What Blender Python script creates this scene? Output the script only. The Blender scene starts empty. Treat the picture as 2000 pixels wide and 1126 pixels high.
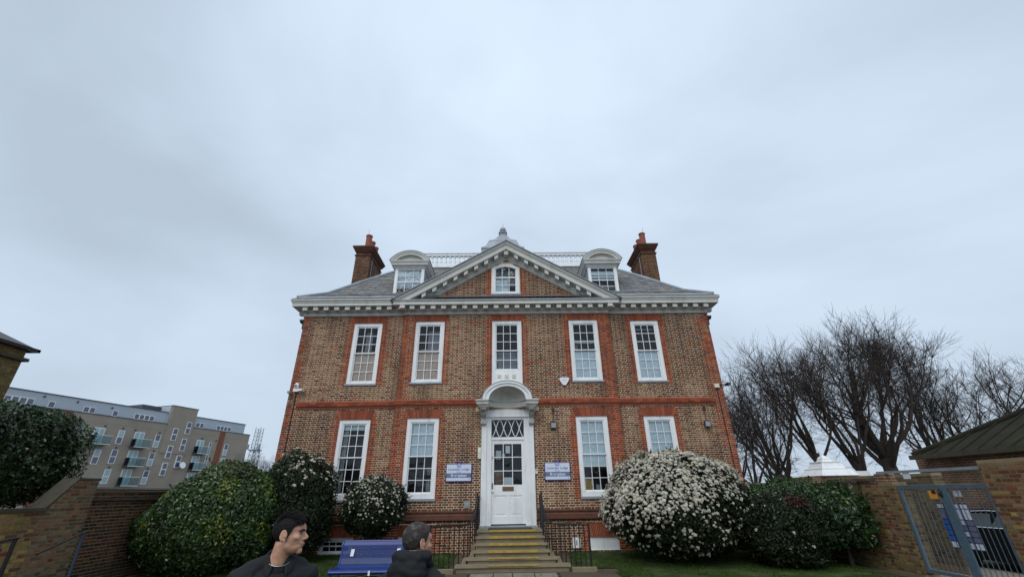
import bpy, bmesh, math, random
import numpy as np
from mathutils import Vector, Matrix, noise
random.seed(7); rng = np.random.default_rng(7)
R = math.radians
S = bpy.context.scene
COL = S.collection

# ---------------------------------------------------------------- camera
cd = bpy.data.cameras.new('camera'); cam = bpy.data.objects.new('camera', cd); COL.objects.link(cam)
cd.sensor_width = 36; cd.lens = 36*830.9/2000; cd.clip_start = .05; cd.clip_end = 3000
PITCH, ROLL, YAW = R(25.55), R(-.84), R(.73)
fw = Vector((math.sin(YAW)*math.cos(PITCH), math.cos(YAW)*math.cos(PITCH), math.sin(PITCH)))
r0 = Vector((math.cos(YAW), -math.sin(YAW), 0)); u0 = r0.cross(fw)
rt = math.cos(ROLL)*r0 + math.sin(ROLL)*u0; up = -math.sin(ROLL)*r0 + math.cos(ROLL)*u0
M = Matrix((rt, up, -fw)).transposed().to_4x4(); M.translation = Vector((.03, -16.7, 1.82))
cam.matrix_world = M
S.camera = cam

# ---------------------------------------------------------------- sky, sun, exposure
SUN_EL, SUN_AZ = R(50), R(200)          # azimuth clockwise from +Y: behind the photographer
w = bpy.data.worlds.new('World'); S.world = w; w.use_nodes = True
nt = w.node_tree; N = nt.nodes; L = nt.links; N.clear()
out = N.new('ShaderNodeOutputWorld'); bg = N.new('ShaderNodeBackground'); bg.inputs[1].default_value = .1
sky = N.new('ShaderNodeTexSky'); sky.sky_type = 'NISHITA'; sky.sun_disc = False
sky.sun_elevation = SUN_EL; sky.sun_rotation = SUN_AZ; sky.air_density = 1.0; sky.dust_density = 2.0
tc = N.new('ShaderNodeTexCoord')
mp = N.new('ShaderNodeMapping'); mp.inputs['Scale'].default_value = (1, 1, 2.0); mp.inputs['Location'].default_value = (-14.9, -11.1, 2.48)
L.new(tc.outputs['Generated'], mp.inputs[0])
n1 = N.new('ShaderNodeTexNoise'); n1.inputs['Scale'].default_value = .9; n1.inputs['Detail'].default_value = 6; n1.inputs['Roughness'].default_value = .47
n1.inputs['Distortion'].default_value = .3
L.new(mp.outputs[0], n1.inputs['Vector'])
rp = N.new('ShaderNodeValToRGB'); e = rp.color_ramp.elements      # the cloud deck: thin pale parts and thicker grey-blue ones
e[0].position = .36; e[0].color = (5.0, 6.0, 7.2, 1)
e[1].position = .66; e[1].color = (7.9, 9.35, 11.1, 1)
L.new(n1.outputs['Fac'], rp.inputs[0])
mx = N.new('ShaderNodeMix'); mx.data_type = 'RGBA'; mx.inputs['Factor'].default_value = .94
L.new(sky.outputs[0], mx.inputs['A']); L.new(rp.outputs[0], mx.inputs['B'])
L.new(mx.outputs['Result'], bg.inputs[0]); L.new(bg.outputs[0], out.inputs[0])
sd = bpy.data.lights.new('sun', 'SUN'); sd.energy = 1.5; sd.angle = R(50); sd.color = (1, .965, .92)
sun = bpy.data.objects.new('sun', sd); COL.objects.link(sun)
sdir = Vector((math.sin(SUN_AZ)*math.cos(SUN_EL), math.cos(SUN_AZ)*math.cos(SUN_EL), math.sin(SUN_EL)))
sun.rotation_euler = sdir.to_track_quat('Z', 'Y').to_euler(); sun.location = (0, -30, 40)
S.view_settings.view_transform = 'Standard'; S.view_settings.look = 'None'
S.view_settings.exposure = 0.0; S.view_settings.gamma = 1; S.view_settings.use_curve_mapping = False
S.render.engine = 'CYCLES'; S.cycles.max_bounces = 8; S.cycles.transparent_max_bounces = 24
S.cycles.use_denoising = True

# ---------------------------------------------------------------- materials
MATS = {}
def mat(name, col, rough=.7, var=.25, scale=6, bump=.0, bscale=60, metal=0, spec=.5, attr=False, col2=None, stain=None, streak=0):
    """principled; base colour = col (or the 'Col' attribute) varied by noise, optional second tone col2 and stain colour"""
    if name in MATS: return MATS[name]
    m = bpy.data.materials.new(name); m.use_nodes = True; t = m.node_tree; n = t.nodes; l = t.links
    b = n['Principled BSDF']; b.inputs['Roughness'].default_value = rough; b.inputs['Metallic'].default_value = metal
    b.inputs['Specular IOR Level'].default_value = spec
    tcn = n.new('ShaderNodeTexCoord')
    ge = n.new('ShaderNodeNewGeometry')
    nz = n.new('ShaderNodeTexNoise'); nz.inputs['Scale'].default_value = scale; nz.inputs['Detail'].default_value = 5; nz.inputs['Roughness'].default_value = .6
    l.new(ge.outputs['Position'], nz.inputs['Vector'])
    if attr:
        a = n.new('ShaderNodeAttribute'); a.attribute_name = 'Col'; base = a.outputs['Color']
    else:
        c = n.new('ShaderNodeRGB'); c.outputs[0].default_value = (*col, 1); base = c.outputs[0]
    if col2:
        r = n.new('ShaderNodeValToRGB'); r.color_ramp.elements[0].position = .42; r.color_ramp.elements[1].position = .62
        l.new(nz.outputs['Fac'], r.inputs[0])
        x = n.new('ShaderNodeMix'); x.data_type = 'RGBA'; l.new(r.outputs[0], x.inputs['Factor']); l.new(base, x.inputs['A']); x.inputs['B'].default_value = (*col2, 1)
        base = x.outputs['Result']
    if stain:
        sc, amt, ssc = stain
        mpn = n.new('ShaderNodeMapping'); mpn.inputs['Scale'].default_value = (ssc, ssc, ssc*(.12 if streak else 1)); l.new(ge.outputs['Position'], mpn.inputs[0])
        n3 = n.new('ShaderNodeTexNoise'); n3.inputs['Scale'].default_value = 1; n3.inputs['Detail'].default_value = 6; n3.inputs['Roughness'].default_value = .65; l.new(mpn.outputs[0], n3.inputs['Vector'])
        r = n.new('ShaderNodeMapRange'); r.inputs[1].default_value = .5; r.inputs[2].default_value = .75; r.inputs[3].default_value = 0; r.inputs[4].default_value = amt
        l.new(n3.outputs['Fac'], r.inputs[0])
        x = n.new('ShaderNodeMix'); x.data_type = 'RGBA'; l.new(r.outputs[0], x.inputs['Factor']); l.new(base, x.inputs['A']); x.inputs['B'].default_value = (*sc, 1)
        base = x.outputs['Result']
    n2 = n.new('ShaderNodeTexNoise'); n2.inputs['Scale'].default_value = bscale; n2.inputs['Detail'].default_value = 4; l.new(ge.outputs['Position'], n2.inputs['Vector'])
    mr = n.new('ShaderNodeMapRange'); mr.inputs[1].default_value = .3; mr.inputs[2].default_value = .7; mr.inputs[3].default_value = 1-var; mr.inputs[4].default_value = 1+var
    mm = n.new('ShaderNodeMath'); mm.operation = 'ADD'; l.new(nz.outputs['Fac'], mm.inputs[0]); l.new(n2.outputs['Fac'], mm.inputs[1])
    md = n.new('ShaderNodeMath'); md.operation = 'MULTIPLY'; md.inputs[1].default_value = .5; l.new(mm.outputs[0], md.inputs[0]); l.new(md.outputs[0], mr.inputs[0])
    h = n.new('ShaderNodeVectorMath'); h.operation = 'SCALE'; l.new(base, h.inputs[0]); l.new(mr.outputs[0], h.inputs['Scale'])
    l.new(h.outputs[0], b.inputs['Base Color'])
    if bump:
        bp = n.new('ShaderNodeBump'); bp.inputs['Strength'].default_value = bump; bp.inputs['Distance'].default_value = .01
        l.new(n2.outputs['Fac'], bp.inputs['Height']); l.new(bp.outputs[0], b.inputs['Normal'])
    MATS[name] = m
    return m

def leafmat(name, rough=.45, spec=.4, trans=.25):
    m = bpy.data.materials.new(name); m.use_nodes = True; t = m.node_tree; n = t.nodes; l = t.links
    b = n['Principled BSDF']; b.inputs['Roughness'].default_value = rough; b.inputs['Specular IOR Level'].default_value = spec
    a = n.new('ShaderNodeAttribute'); a.attribute_name = 'Col'; l.new(a.outputs['Color'], b.inputs['Base Color'])
    tr = n.new('ShaderNodeBsdfTranslucent'); l.new(a.outputs['Color'], tr.inputs[0])
    x = n.new('ShaderNodeMixShader'); x.inputs[0].default_value = trans; l.new(b.outputs[0], x.inputs[1]); l.new(tr.outputs[0], x.inputs[2])
    l.new(x.outputs[0], n['Material Output'].inputs[0]); MATS[name] = m
    return m

def glassmat(name, tint=(.90, .94, .95), wav=.14):
    m = bpy.data.materials.new(name); m.use_nodes = True; t = m.node_tree; n = t.nodes; l = t.links; n.remove(n['Principled BSDF'])
    tr = n.new('ShaderNodeBsdfTransparent'); tr.inputs[0].default_value = (*tint, 1)
    g = n.new('ShaderNodeBsdfGlossy'); g.inputs['Roughness'].default_value = .03; g.inputs[0].default_value = (.9, .95, 1, 1)
    fr = n.new('ShaderNodeFresnel'); fr.inputs[0].default_value = 1.46
    ge = n.new('ShaderNodeNewGeometry'); nz = n.new('ShaderNodeTexNoise'); nz.inputs['Scale'].default_value = 2.5; l.new(ge.outputs['Position'], nz.inputs['Vector'])
    bp = n.new('ShaderNodeBump'); bp.inputs['Strength'].default_value = wav; bp.inputs['Distance'].default_value = .2; l.new(nz.outputs['Fac'], bp.inputs['Height'])
    l.new(bp.outputs[0], g.inputs['Normal']); l.new(bp.outputs[0], fr.inputs['Normal'])
    x = n.new('ShaderNodeMixShader'); l.new(fr.outputs[0], x.inputs[0]); l.new(tr.outputs[0], x.inputs[1]); l.new(g.outputs[0], x.inputs[2])
    l.new(x.outputs[0], n['Material Output'].inputs[0]); MATS[name] = m
    return m

mat('white_paint', (.80, .82, .82), .45, .08, 3, .08, 40, stain=((.40, .40, .35), .5, 3.4), streak=1)
mat('stone_paint', (.58, .58, .54), .6, .08, 3, .1, 50, stain=((.25, .26, .24), .5, 2.5), streak=1)
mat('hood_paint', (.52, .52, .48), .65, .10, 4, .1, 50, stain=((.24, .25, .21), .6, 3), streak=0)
mat('lead', (.27, .30, .335), .5, .15, 3, .1, 20, stain=((.48, .52, .56), .6, 1.6), streak=1)
mat('brick', (.3, .1, .05), .85, .28, 9, .5, 90, attr=True, spec=.2, stain=((.05, .034, .026), .55, 1.7), streak=1)
mat('mortar', (.80, .645, .465), .95, .25, 5, .4, 120, stain=((.20, .145, .10), .8, 1.7), streak=1, spec=.1)
mat('mortar_dark', (.26, .20, .125), .95, .25, 5, .4, 120, stain=((.1, .09, .06), .6, 1.3), spec=.1)
mat('red_brick', (.26, .068, .036), .85, .25, 8, .4, 90, stain=((.16, .05, .03), .6, 1.5), spec=.2)
mat('slate', (.2, .21, .22), .7, .25, 5, .2, 40, attr=True)
mat('slate_bed', (.10, .105, .11), .8, .2)
mat('black_iron', (.012, .012, .014), .4, .3, 20, .2, 80)
mat('stone_step', (.215, .175, .11), .85, .25, 4, .4, 60, stain=((.12, .12, .07), .7, 1.5))
mat('yellow_paint', (.40, .27, .05), .8, .4, 12, .2, 60, stain=((.2, .165, .10), 1, 7))
mat('rubber', (.02, .02, .022), .8, .2)
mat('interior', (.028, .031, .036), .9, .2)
mat('blind_pale', (.80, .90, .94), .8, .05)
mat('blind_beige', (.76, .59, .48), .8, .1)
mat('blind_grey', (.36, .38, .42), .8, .1)
mat('curtain', (.45, .48, .48), .9, .1)
mat('card_yellow', (.5, .33, .10), .8, .1)
mat('cream_plastic', (.70, .66, .50), .5, .08)
mat('white_plastic', (.78, .79, .80), .35, .05)
mat('grey_plastic', (.3, .31, .32), .5, .1)
mat('dark_plastic', (.02, .02, .022), .4, .1)
mat('brass', (.20, .11, .07), .4, .2, metal=.6)
mat('paper', (.75, .78, .8), .8, .05)
mat('terracotta', (.26, .072, .048), .8, .2, 10, .2, 60)
glassmat('glass')

# ---------------------------------------------------------------- mesh helpers
class MB:
    def __init__(s): s.v = []; s.f = []; s.mi = []; s.c = []
    def face(s, pts, col=None, mi=0):
        k = len(s.v); s.v += [tuple(p) for p in pts]; s.f.append(tuple(range(k, k+len(pts)))); s.mi.append(mi); s.c.append(col or (1, 1, 1))
    def hexa(s, p, col=None, mi=0, skip=()):
        k = len(s.v); s.v += [tuple(q) for q in p]           # p: 4 bottom ccw from above, 4 top
        for i, q in enumerate(((3, 2, 1, 0), (4, 5, 6, 7), (0, 1, 5, 4), (1, 2, 6, 5), (2, 3, 7, 6), (3, 0, 4, 7))):
            if i in skip: continue
            s.f.append(tuple(k+j for j in q)); s.mi.append(mi); s.c.append(col or (1, 1, 1))
    def box(s, x0, x1, y0, y1, z0, z1, col=None, mi=0, skip=()):
        s.hexa(((x0, y0, z0), (x1, y0, z0), (x1, y1, z0), (x0, y1, z0), (x0, y0, z1), (x1, y0, z1), (x1, y1, z1), (x0, y1, z1)), col, mi, skip)
    def prism(s, poly, fn, a, b, col=None, mi=0):             # fn(u, w, d) -> point
        n = len(poly); k = len(s.v)
        s.v += [tuple(fn(u, q, a)) for u, q in poly] + [tuple(fn(u, q, b)) for u, q in poly]
        fs = [tuple(range(k+n-1, k-1, -1)), tuple(range(k+n, k+2*n))] + [(k+i, k+(i+1) % n, k+n+(i+1) % n, k+n+i) for i in range(n)]
        s.f += fs; s.mi += [mi]*len(fs); s.c += [col or (1, 1, 1)]*len(fs)
    def tube(s, pts, rad, n=8, col=None, mi=0, caps=True):
        pts = [Vector(p) for p in pts]; k = len(s.v); m = len(pts)
        if not hasattr(rad, '__len__'): rad = [rad]*m
        ref = None
        for i, p in enumerate(pts):
            d = (pts[min(i+1, m-1)]-pts[max(i-1, 0)]).normalized()
            if ref is None:
                ref = d.orthogonal().normalized()
            ref = (ref - d*ref.dot(d)); ref = ref.normalized() if ref.length > 1e-6 else d.orthogonal().normalized()
            b = d.cross(ref)
            for j in range(n):
                a = 2*math.pi*j/n; s.v.append(tuple(p+(ref*math.cos(a)+b*math.sin(a))*rad[i]))
        fs = [(k+i*n+j, k+i*n+(j+1) % n, k+(i+1)*n+(j+1) % n, k+(i+1)*n+j) for i in range(m-1) for j in range(n)]
        if caps: fs += [tuple(k+n-1-j for j in range(n)), tuple(k+(m-1)*n+j for j in range(n))]
        s.f += fs; s.mi += [mi]*len(fs); s.c += [col or (1, 1, 1)]*len(fs)
    def lathe(s, prof, cx, cy, n=16, rot=0, col=None, mi=0, sx=1, sy=1):
        k = len(s.v); m = len(prof)
        for r, z in prof:
            for j in range(n):
                a = 2*math.pi*j/n+rot; s.v.append((cx+sx*r*math.cos(a), cy+sy*r*math.sin(a), z))
        fs = [(k+i*n+j, k+i*n+(j+1) % n, k+(i+1)*n+(j+1) % n, k+(i+1)*n+j) for i in range(m-1) for j in range(n)]
        fs += [tuple(k+n-1-j for j in range(n)), tuple(k+(m-1)*n+j for j in range(n))]
        s.f += fs; s.mi += [mi]*len(fs); s.c += [col or (1, 1, 1)]*len(fs)
    def sweep(s, prof, path, col=None, mi=0):                  # prof (out, z), plan path, outward = right of travel
        P = [Vector((*p, 0)) for p in path]; k = len(s.v); m = len(P); q = len(prof)
        nr = []
        for i in range(m):
            ds = []
            if i > 0: ds.append((P[i]-P[i-1]).normalized())
            if i < m-1: ds.append((P[i+1]-P[i]).normalized())
            ns = [Vector((d.y, -d.x, 0)) for d in ds]
            if len(ns) == 2:
                b = (ns[0]+ns[1]).normalized(); nr.append(b/max(.2, b.dot(ns[0])))
            else: nr.append(ns[0])
        for p, n_ in zip(P, nr):
            for o, z in prof: s.v.append((p.x+n_.x*o, p.y+n_.y*o, z))
        fs = [(k+i*q+j, k+(i+1)*q+j, k+(i+1)*q+j+1, k+i*q+j+1) for i in range(m-1) for j in range(q-1)]
        fs += [tuple(k+j for j in range(q)), tuple(k+(m-1)*q+j for j in range(q-1, -1, -1))]
        s.f += fs; s.mi += [mi]*len(fs); s.c += [col or (1, 1, 1)]*len(fs)
    def mesh(s, name, mats, org=(0, 0, 0), smooth=False, attr=False):
        me = bpy.data.meshes.new(name); o = Vector(org)
        me.from_pydata([(a-o.x, b-o.y, c-o.z) for a, b, c in s.v], [], s.f)
        for m in (mats if isinstance(mats, (list, tuple)) else [mats]): me.materials.append(MATS[m])
        if any(s.mi): me.polygons.foreach_set('material_index', s.mi)
        if attr:
            at = me.color_attributes.new('Col', 'FLOAT_COLOR', 'CORNER'); a = []
            for f, c in zip(s.f, s.c): a += list((*c, 1))*len(f)
            at.data.foreach_set('color', a)
        if smooth: me.polygons.foreach_set('use_smooth', [True]*len(s.f))
        me.update()
        return me
    def build(s, name, mats, parent=None, smooth=False, attr=False, org=None):
        o0 = org if org is not None else (ORG.get(parent.name, (0, 0, 0)) if parent else (0, 0, 0))
        ob = link(name, s.mesh(name, mats, o0, smooth, attr), parent)
        if parent is None: ob.location = o0
        ORG[ob.name] = o0
        if smooth: autosmooth(ob)
        return ob
ORG = {}
def autosmooth(ob, ang=40):
    me = ob.data; bm = bmesh.new(); bm.from_mesh(me)
    for ed in bm.edges:
        if len(ed.link_faces) == 2 and ed.calc_face_angle(0) > R(ang): ed.smooth = False
    bm.to_mesh(me); bm.free()
def link(name, data, parent=None, loc=None):
    ob = bpy.data.objects.new(name, data); COL.objects.link(ob)
    if parent: ob.parent = parent
    if loc is not None: ob.location = loc
    return ob
def tag(o, label, cat, group=None, kind=None):
    if label: o['label'] = label
    if cat: o['category'] = cat
    if group: o['group'] = group
    if kind: o['kind'] = kind
    return o
def thing(name, loc, label, cat, group=None):
    o = link(name, None, None, loc); ORG[o.name] = tuple(loc); o.empty_display_size = .3
    return tag(o, label, cat, group)
def structure(o): o['kind'] = 'structure'; return o
def stuff(o): o['kind'] = 'stuff'; return o
def rngv(a, b): return random.uniform(a, b)

# ---------------------------------------------------------------- bricks
BROWN = [(.150, .062, .032), (.112, .046, .027), (.175, .082, .040), (.075, .035, .023), (.20, .105, .052), (.132, .058, .036), (.165, .070, .033)]
RED = [(.285, .066, .026), (.235, .055, .026), (.325, .080, .030), (.25, .066, .032), (.19, .050, .028)]
STOCK = [(.33, .225, .060), (.27, .175, .048), (.21, .135, .042), (.37, .26, .080), (.16, .105, .042), (.29, .20, .068)]
DARKSTOCK = [(.050, .036, .024), (.066, .046, .028), (.036, .028, .02), (.08, .058, .034), (.056, .04, .026)]
GREYSTOCK = [(.165, .130, .082), (.13, .102, .064), (.195, .155, .098), (.10, .078, .05), (.18, .135, .075)]
def pick(pal): 
    c = random.choice(pal); k = rngv(.8, 1.2); return (c[0]*k, c[1]*k, c[2]*k)
ST, HD, JT, CR = .219, .101, .0165, .0760
def brick_rows(z0, z1, span, holes=(), colour=None, course=CR, phase=0, minw=.035):
    """Flemish bond; span(z)->(xl,xr) or list of them; holes (x0,x1,z0,z1). yields (u0,u1,z0,z1,col)"""
    res = []; n = int(round((z1-z0)/course)); per = ST+HD+2*JT
    for i in range(n):
        a = z0+i*course; b = a+course-JT; zm = (a+b)/2
        iv = span(zm); iv = [iv] if not isinstance(iv, list) else list(iv)
        for hx0, hx1, hz0, hz1 in holes:
            if zm < hz0 or zm > hz1: continue
            nv = []
            for p, q in iv:
                if hx1 <= p or hx0 >= q: nv.append((p, q)); continue
                if hx0 > p: nv.append((p, hx0))
                if hx1 < q: nv.append((hx1, q))
            iv = nv
        for p, q in iv:
            if q-p < minw: continue
            run_ = []
            x = math.floor(p/per)*per - per + (per/2 if (i+phase) % 2 else 0)
            while x < q:
                for wd, isst in ((ST, True), (HD, False)):
                    x0, x1 = max(x, p+.003), min(x+wd, q-.003); x += wd+JT
                    if x1-x0 < minw: continue
                    run_.append([x0, x1, isst])
            if run_:                                               # closers: no gaps at jambs and corners
                if run_[0][0]-p < .07: run_[0][0] = p+.003
                if q-run_[-1][1] < .07: run_[-1][1] = q-.003
            res += [(x0, x1, a, b, colour((x0+x1)/2, zm, i, st_)) for x0, x1, st_ in run_]
    return res
BRICK_MESH = {}
def brick_mesh(wd, ht, col, tag_):
    key = (round(wd, 2), tag_)
    if key not in BRICK_MESH:
        m = MB(); d = .007; m.hexa([(-wd/2+.002, -d, -ht/2+.002), (wd/2-.002, -d, -ht/2+.002), (wd/2, .02, -ht/2), (-wd/2, .02, -ht/2), (-wd/2+.002, -d, ht/2-.002), (wd/2-.002, -d, ht/2-.002), (wd/2, .02, ht/2), (-wd/2, .02, ht/2)], col)
        BRICK_MESH[key] = m.mesh('brick', 'brick', attr=True)
    return BRICK_MESH[key]
def lay_bricks(rows, O, U, parent, single=None, maxsingle=300, proud=.007, name='brickwork', rel=(0, 0, 0)):
    """U: unit plan direction along the wall; outward normal is to the right-hand side of U turned (U.y,-U.x)"""
    O = Vector(O); U = Vector(U); Nn = Vector((U.y, -U.x, 0)); ang = math.atan2(U.y, U.x)
    mb = MB(); sing = []
    if single:
        sc = sorted(((single(r), i) for i, r in enumerate(rows)), key=lambda q: -q[0])
        chosen = {i for s_, i in sc[:maxsingle] if s_ > 0}
    else: chosen = set()
    for i, (a, b, z0, z1, c) in enumerate(rows):
        if c[0] > 3.1*c[1]: a -= .0035; b += .0035; z0 -= .0035; z1 += .0035      # rubbed red bricks are laid with finer joints
        if i in chosen:
            wd = round((b-a)/.01)*.01; wd = ST if abs(wd-ST) < .012 else HD if abs(wd-HD) < .012 else wd
            k = i % 9
            me = brick_mesh(wd, z1-z0, c, (k, tuple(round(q, 1) for q in c)))
            p = O+U*((a+b)/2)+Nn*rngv(-.001, .001)-Vector(rel); o = link('brick', me, parent, (p.x, p.y, O.z+(z0+z1)/2-rel[2])); o.rotation_euler.z = ang+rngv(-.004, .004)
            continue
        d = proud+rngv(-.002, .002); j = rngv(-.001, .001)
        q = [O+U*a+Nn*d, O+U*b+Nn*d, O+U*b-Nn*.02, O+U*a-Nn*.02]
        za, zb = O.z+z0+j, O.z+z1+j
        mb.hexa([(p.x, p.y, za) for p in q]+[(p.x, p.y, zb) for p in q], c, 0, skip=(4,))
    if mb.f:
        o = mb.build(name, 'brick', parent, attr=True); stuff(o); return o
# ================================================================ the house
house = thing('brick_house', (0, 0, 0), 'large red and brown brick Georgian house with white sash windows and pediment', 'house')
PJ = -.15; WX = 8.47; BX = 4.25; DEP = 13.0
UW = [(-6.347, -5.171), (-3.764, -2.562), (-.611, .611), (2.562, 3.764), (5.171, 6.347)]    # window columns
UZ = (5.66, 8.25); LZ = (1.59, 4.37)
MIDZ = (5.98, 8.25)
wing_holes = {-1: [(*UW[0], *UZ), (*UW[0], *LZ), (-6.44, -5.26, -.05, .50)], 1: [(*UW[4], *UZ), (*UW[4], *LZ), (5.22, 6.40, -.05, .42)]}
HOOD_TOP = 5.60
cen_holes = [(*UW[1], *UZ), (*UW[1], *LZ), (*UW[3], *UZ), (*UW[3], *LZ), (*UW[2], 5.62, 8.25), (-.93, .93, .0, 4.62), (-3.72, -2.60, -.05, .50), (2.70, 3.74, .02, .42)]
PWZ = (9.47, 10.93)                                             # window in the pediment

def mortar_wall(name, x0, x1, z0, z1, holes, y, parent, m='mortar'):
    xs = sorted({x0, x1, *[h[0] for h in holes], *[h[1] for h in holes]}); zs = sorted({z0, z1, *[h[2] for h in holes], *[h[3] for h in holes]})
    xs = [x for x in xs if x0 <= x <= x1]; zs = [z for z in zs if z0 <= z <= z1]
    mb = MB()
    for a, b in zip(xs, xs[1:]):
        for c, d in zip(zs, zs[1:]):
            xm, zm = (a+b)/2, (c+d)/2
            if any(h[0] < xm < h[1] and h[2] < zm < h[3] for h in holes): continue
            mb.face([(a, y, c), (b, y, c), (b, y, d), (a, y, d)])
    for h in holes:                                              # reveals
        a, b, c, d = h; c = max(c, z0)
        for q in ([(a, y, c), (a, y, d), (a, y+.2, d), (a, y+.2, c)], [(b, y, d), (b, y, c), (b, y+.2, c), (b, y+.2, d)],
                  [(a, y, d), (b, y, d), (b, y+.2, d), (a, y+.2, d)], [(b, y, c), (a, y, c), (a, y+.2, c), (b, y+.2, c)]): mb.face(q)
    return mb.build(name, m, parent)
mortar_wall('wall', -WX, -BX, -.1, 8.6, wing_holes[-1], 0, house)
mortar_wall('wall', BX, WX, -.1, 8.6, wing_holes[1], 0, house)
mortar_wall('wall', -BX, BX, -.1, 9.02, cen_holes, PJ, house)
for s in (-1, 1):                                                # returns of the projecting bay, side and back walls
    mb = MB(); mb.face([(s*BX, PJ, -.1), (s*BX, 0, -.1), (s*BX, 0, 9.0), (s*BX, PJ, 9.0)]); mb.build('bay_return', 'red_brick', house)
mb = MB()
for s in (-1, 1): mb.face([(s*WX, .001, -.1), (s*WX, DEP, -.1), (s*WX, DEP, 8.7), (s*WX, .001, 8.7)])
mb.face([(-WX, DEP, -.1), (WX, DEP, -.1), (WX, DEP, 8.7), (-WX, DEP, 8.7)])
m = bpy.data.materials.new('brick_far'); m.use_nodes = True; MATS['brick_far'] = m
def brick_tex(m, c1, c2, mo, scale=1, axis='xz'):
    t = m.node_tree; n = t.nodes; l = t.links; b = n['Principled BSDF']; b.inputs['Roughness'].default_value = .9
    g = n.new('ShaderNodeNewGeometry'); sp = n.new('ShaderNodeSeparateXYZ'); l.new(g.outputs['Position'], sp.inputs[0])
    ad = n.new('ShaderNodeMath'); l.new(sp.outputs[0], ad.inputs[0]); l.new(sp.outputs[1], ad.inputs[1])
    cb = n.new('ShaderNodeCombineXYZ'); l.new(ad.outputs[0], cb.inputs[0]); l.new(sp.outputs[2], cb.inputs[1])
    br = n.new('ShaderNodeTexBrick'); br.inputs['Color1'].default_value = (*c1, 1); br.inputs['Color2'].default_value = (*c2, 1); br.inputs['Mortar'].default_value = (*mo, 1)
    br.inputs['Scale'].default_value = scale; br.inputs['Brick Width'].default_value = .23; br.inputs['Row Height'].default_value = .076; br.inputs['Mortar Size'].default_value = .006
    l.new(cb.outputs[0], br.inputs[0])
    nz = n.new('ShaderNodeTexNoise'); nz.inputs['Scale'].default_value = 1.5; nz.inputs['Detail'].default_value = 6; l.new(g.outputs['Position'], nz.inputs['Vector'])
    mr = n.new('ShaderNodeMapRange'); mr.inputs[1].default_value = .3; mr.inputs[2].default_value = .7; mr.inputs[3].default_value = .6; mr.inputs[4].default_value = 1.3; l.new(nz.outputs['Fac'], mr.inputs[0])
    h = n.new('ShaderNodeVectorMath'); h.operation = 'SCALE'; l.new(br.outputs[0], h.inputs[0]); l.new(mr.outputs[0], h.inputs['Scale']); l.new(h.outputs[0], b.inputs['Base Color'])
brick_tex(m, (.19, .09, .05), (.13, .07, .045), (.4, .33, .23))
mb.build('side_wall', 'brick_far', house)

# --- colour of a facade brick: red dressings beside openings, at the corners and at the edges of the bay
jambs = [(a, b, z0-.05, z1+.05) for a, b in UW for z0, z1 in (UZ, LZ) if not (abs(a) < 1)] + [(*UW[2], 5.5, 8.3), (-.62, .56, 9.4, 11.0)]
lower_jambs = [(-6.44, -5.26, -.1, .6), (-3.72, -2.6, -.1, .6), (2.7, 3.74, -.1, .6), (5.22, 6.4, -.1, .6)]
def facade_colour(x, z, i, isst):
    lim = .26 if i % 2 else .17
    for a, b, z0, z1 in jambs+lower_jambs:
        if z0 < z < z1 and (0 < a-x < lim or 0 < x-b < lim): return pick(RED)
    if z < 8.8:
        if 0 < WX-abs(x) < (.46 if i % 2 else .26): return pick(RED if random.random() < .8 else BROWN)
        if 0 < BX-abs(x) < (.44 if i % 2 else .28): return pick(RED)
    k = noise.noise(Vector((x*.55, z*.6, 3.3)))
    c = pick(BROWN)
    if random.random() < .05: c = pick(RED)
    f = 1+.55*k
    if k > .12 and random.random() < .6: c = pick([(.215, .122, .066), (.185, .10, .056), (.245, .145, .080)]); f = 1+.2*k
    return (c[0]*f, c[1]*f, c[2]*f)
def lint(a, b, z1, h): return (a-.16, b+.16, z1-.001, z1+h)       # flat gauged arches over the windows are holes in the bond
STRING = (4.77, 5.07)
lintels_c, lintels_w = [], {-1: [], 1: []}
for k, (a, b) in enumerate(UW):
    for z1, h in ((UZ[1], .31), (LZ[1], .33)):
        if k == 2 and z1 == LZ[1]: continue
        (lintels_c if 1 <= k <= 3 else lintels_w[-1 if k == 0 else 1]).append((a, b, z1, h))
lintels_c += [(-3.72, -2.60, .50, .36), (2.70, 3.74, .42, .42)]
lintels_w[-1].append((-6.44, -5.26, .50, .36)); lintels_w[1].append((5.22, 6.40, .42, .42))
band = [(-20, 20, *STRING), (-20, 20, .95, 1.26)]
Z0 = -.02
def vis(r):                                                       # which facade bricks show largest: round the doorway, low down, not behind plants or rails
    x = (r[0]+r[1])/2; z = (r[2]+r[3])/2
    if z < 1.3 or z > 3.6: return 0
    if not (.95 < abs(x) < 2.35): return 0
    return 10-z+ (r[1]-r[0])*4
rows = brick_rows(Z0, 8.58, lambda z: (-BX, BX), cen_holes+[lint(*q) for q in lintels_c]+band+[(-1.2, 1.2, 4.6, 5.0), (-.55, .55, 5.0, 5.62)], facade_colour)
lay_bricks(rows, (0, PJ, 0), (1, 0, 0), house, vis)
for s in (-1, 1):
    sp = (lambda z: (-WX, -BX)) if s < 0 else (lambda z: (BX, WX))
    sb = [(-8.0, 8.0, *STRING), (-20, 20, .95, 1.26)]
    rows = brick_rows(Z0, 8.58, sp, wing_holes[s]+[lint(*q) for q in lintels_w[s]]+sb, facade_colour)
    lay_bricks(rows, (0, 0, 0), (1, 0, 0), house)
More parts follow.
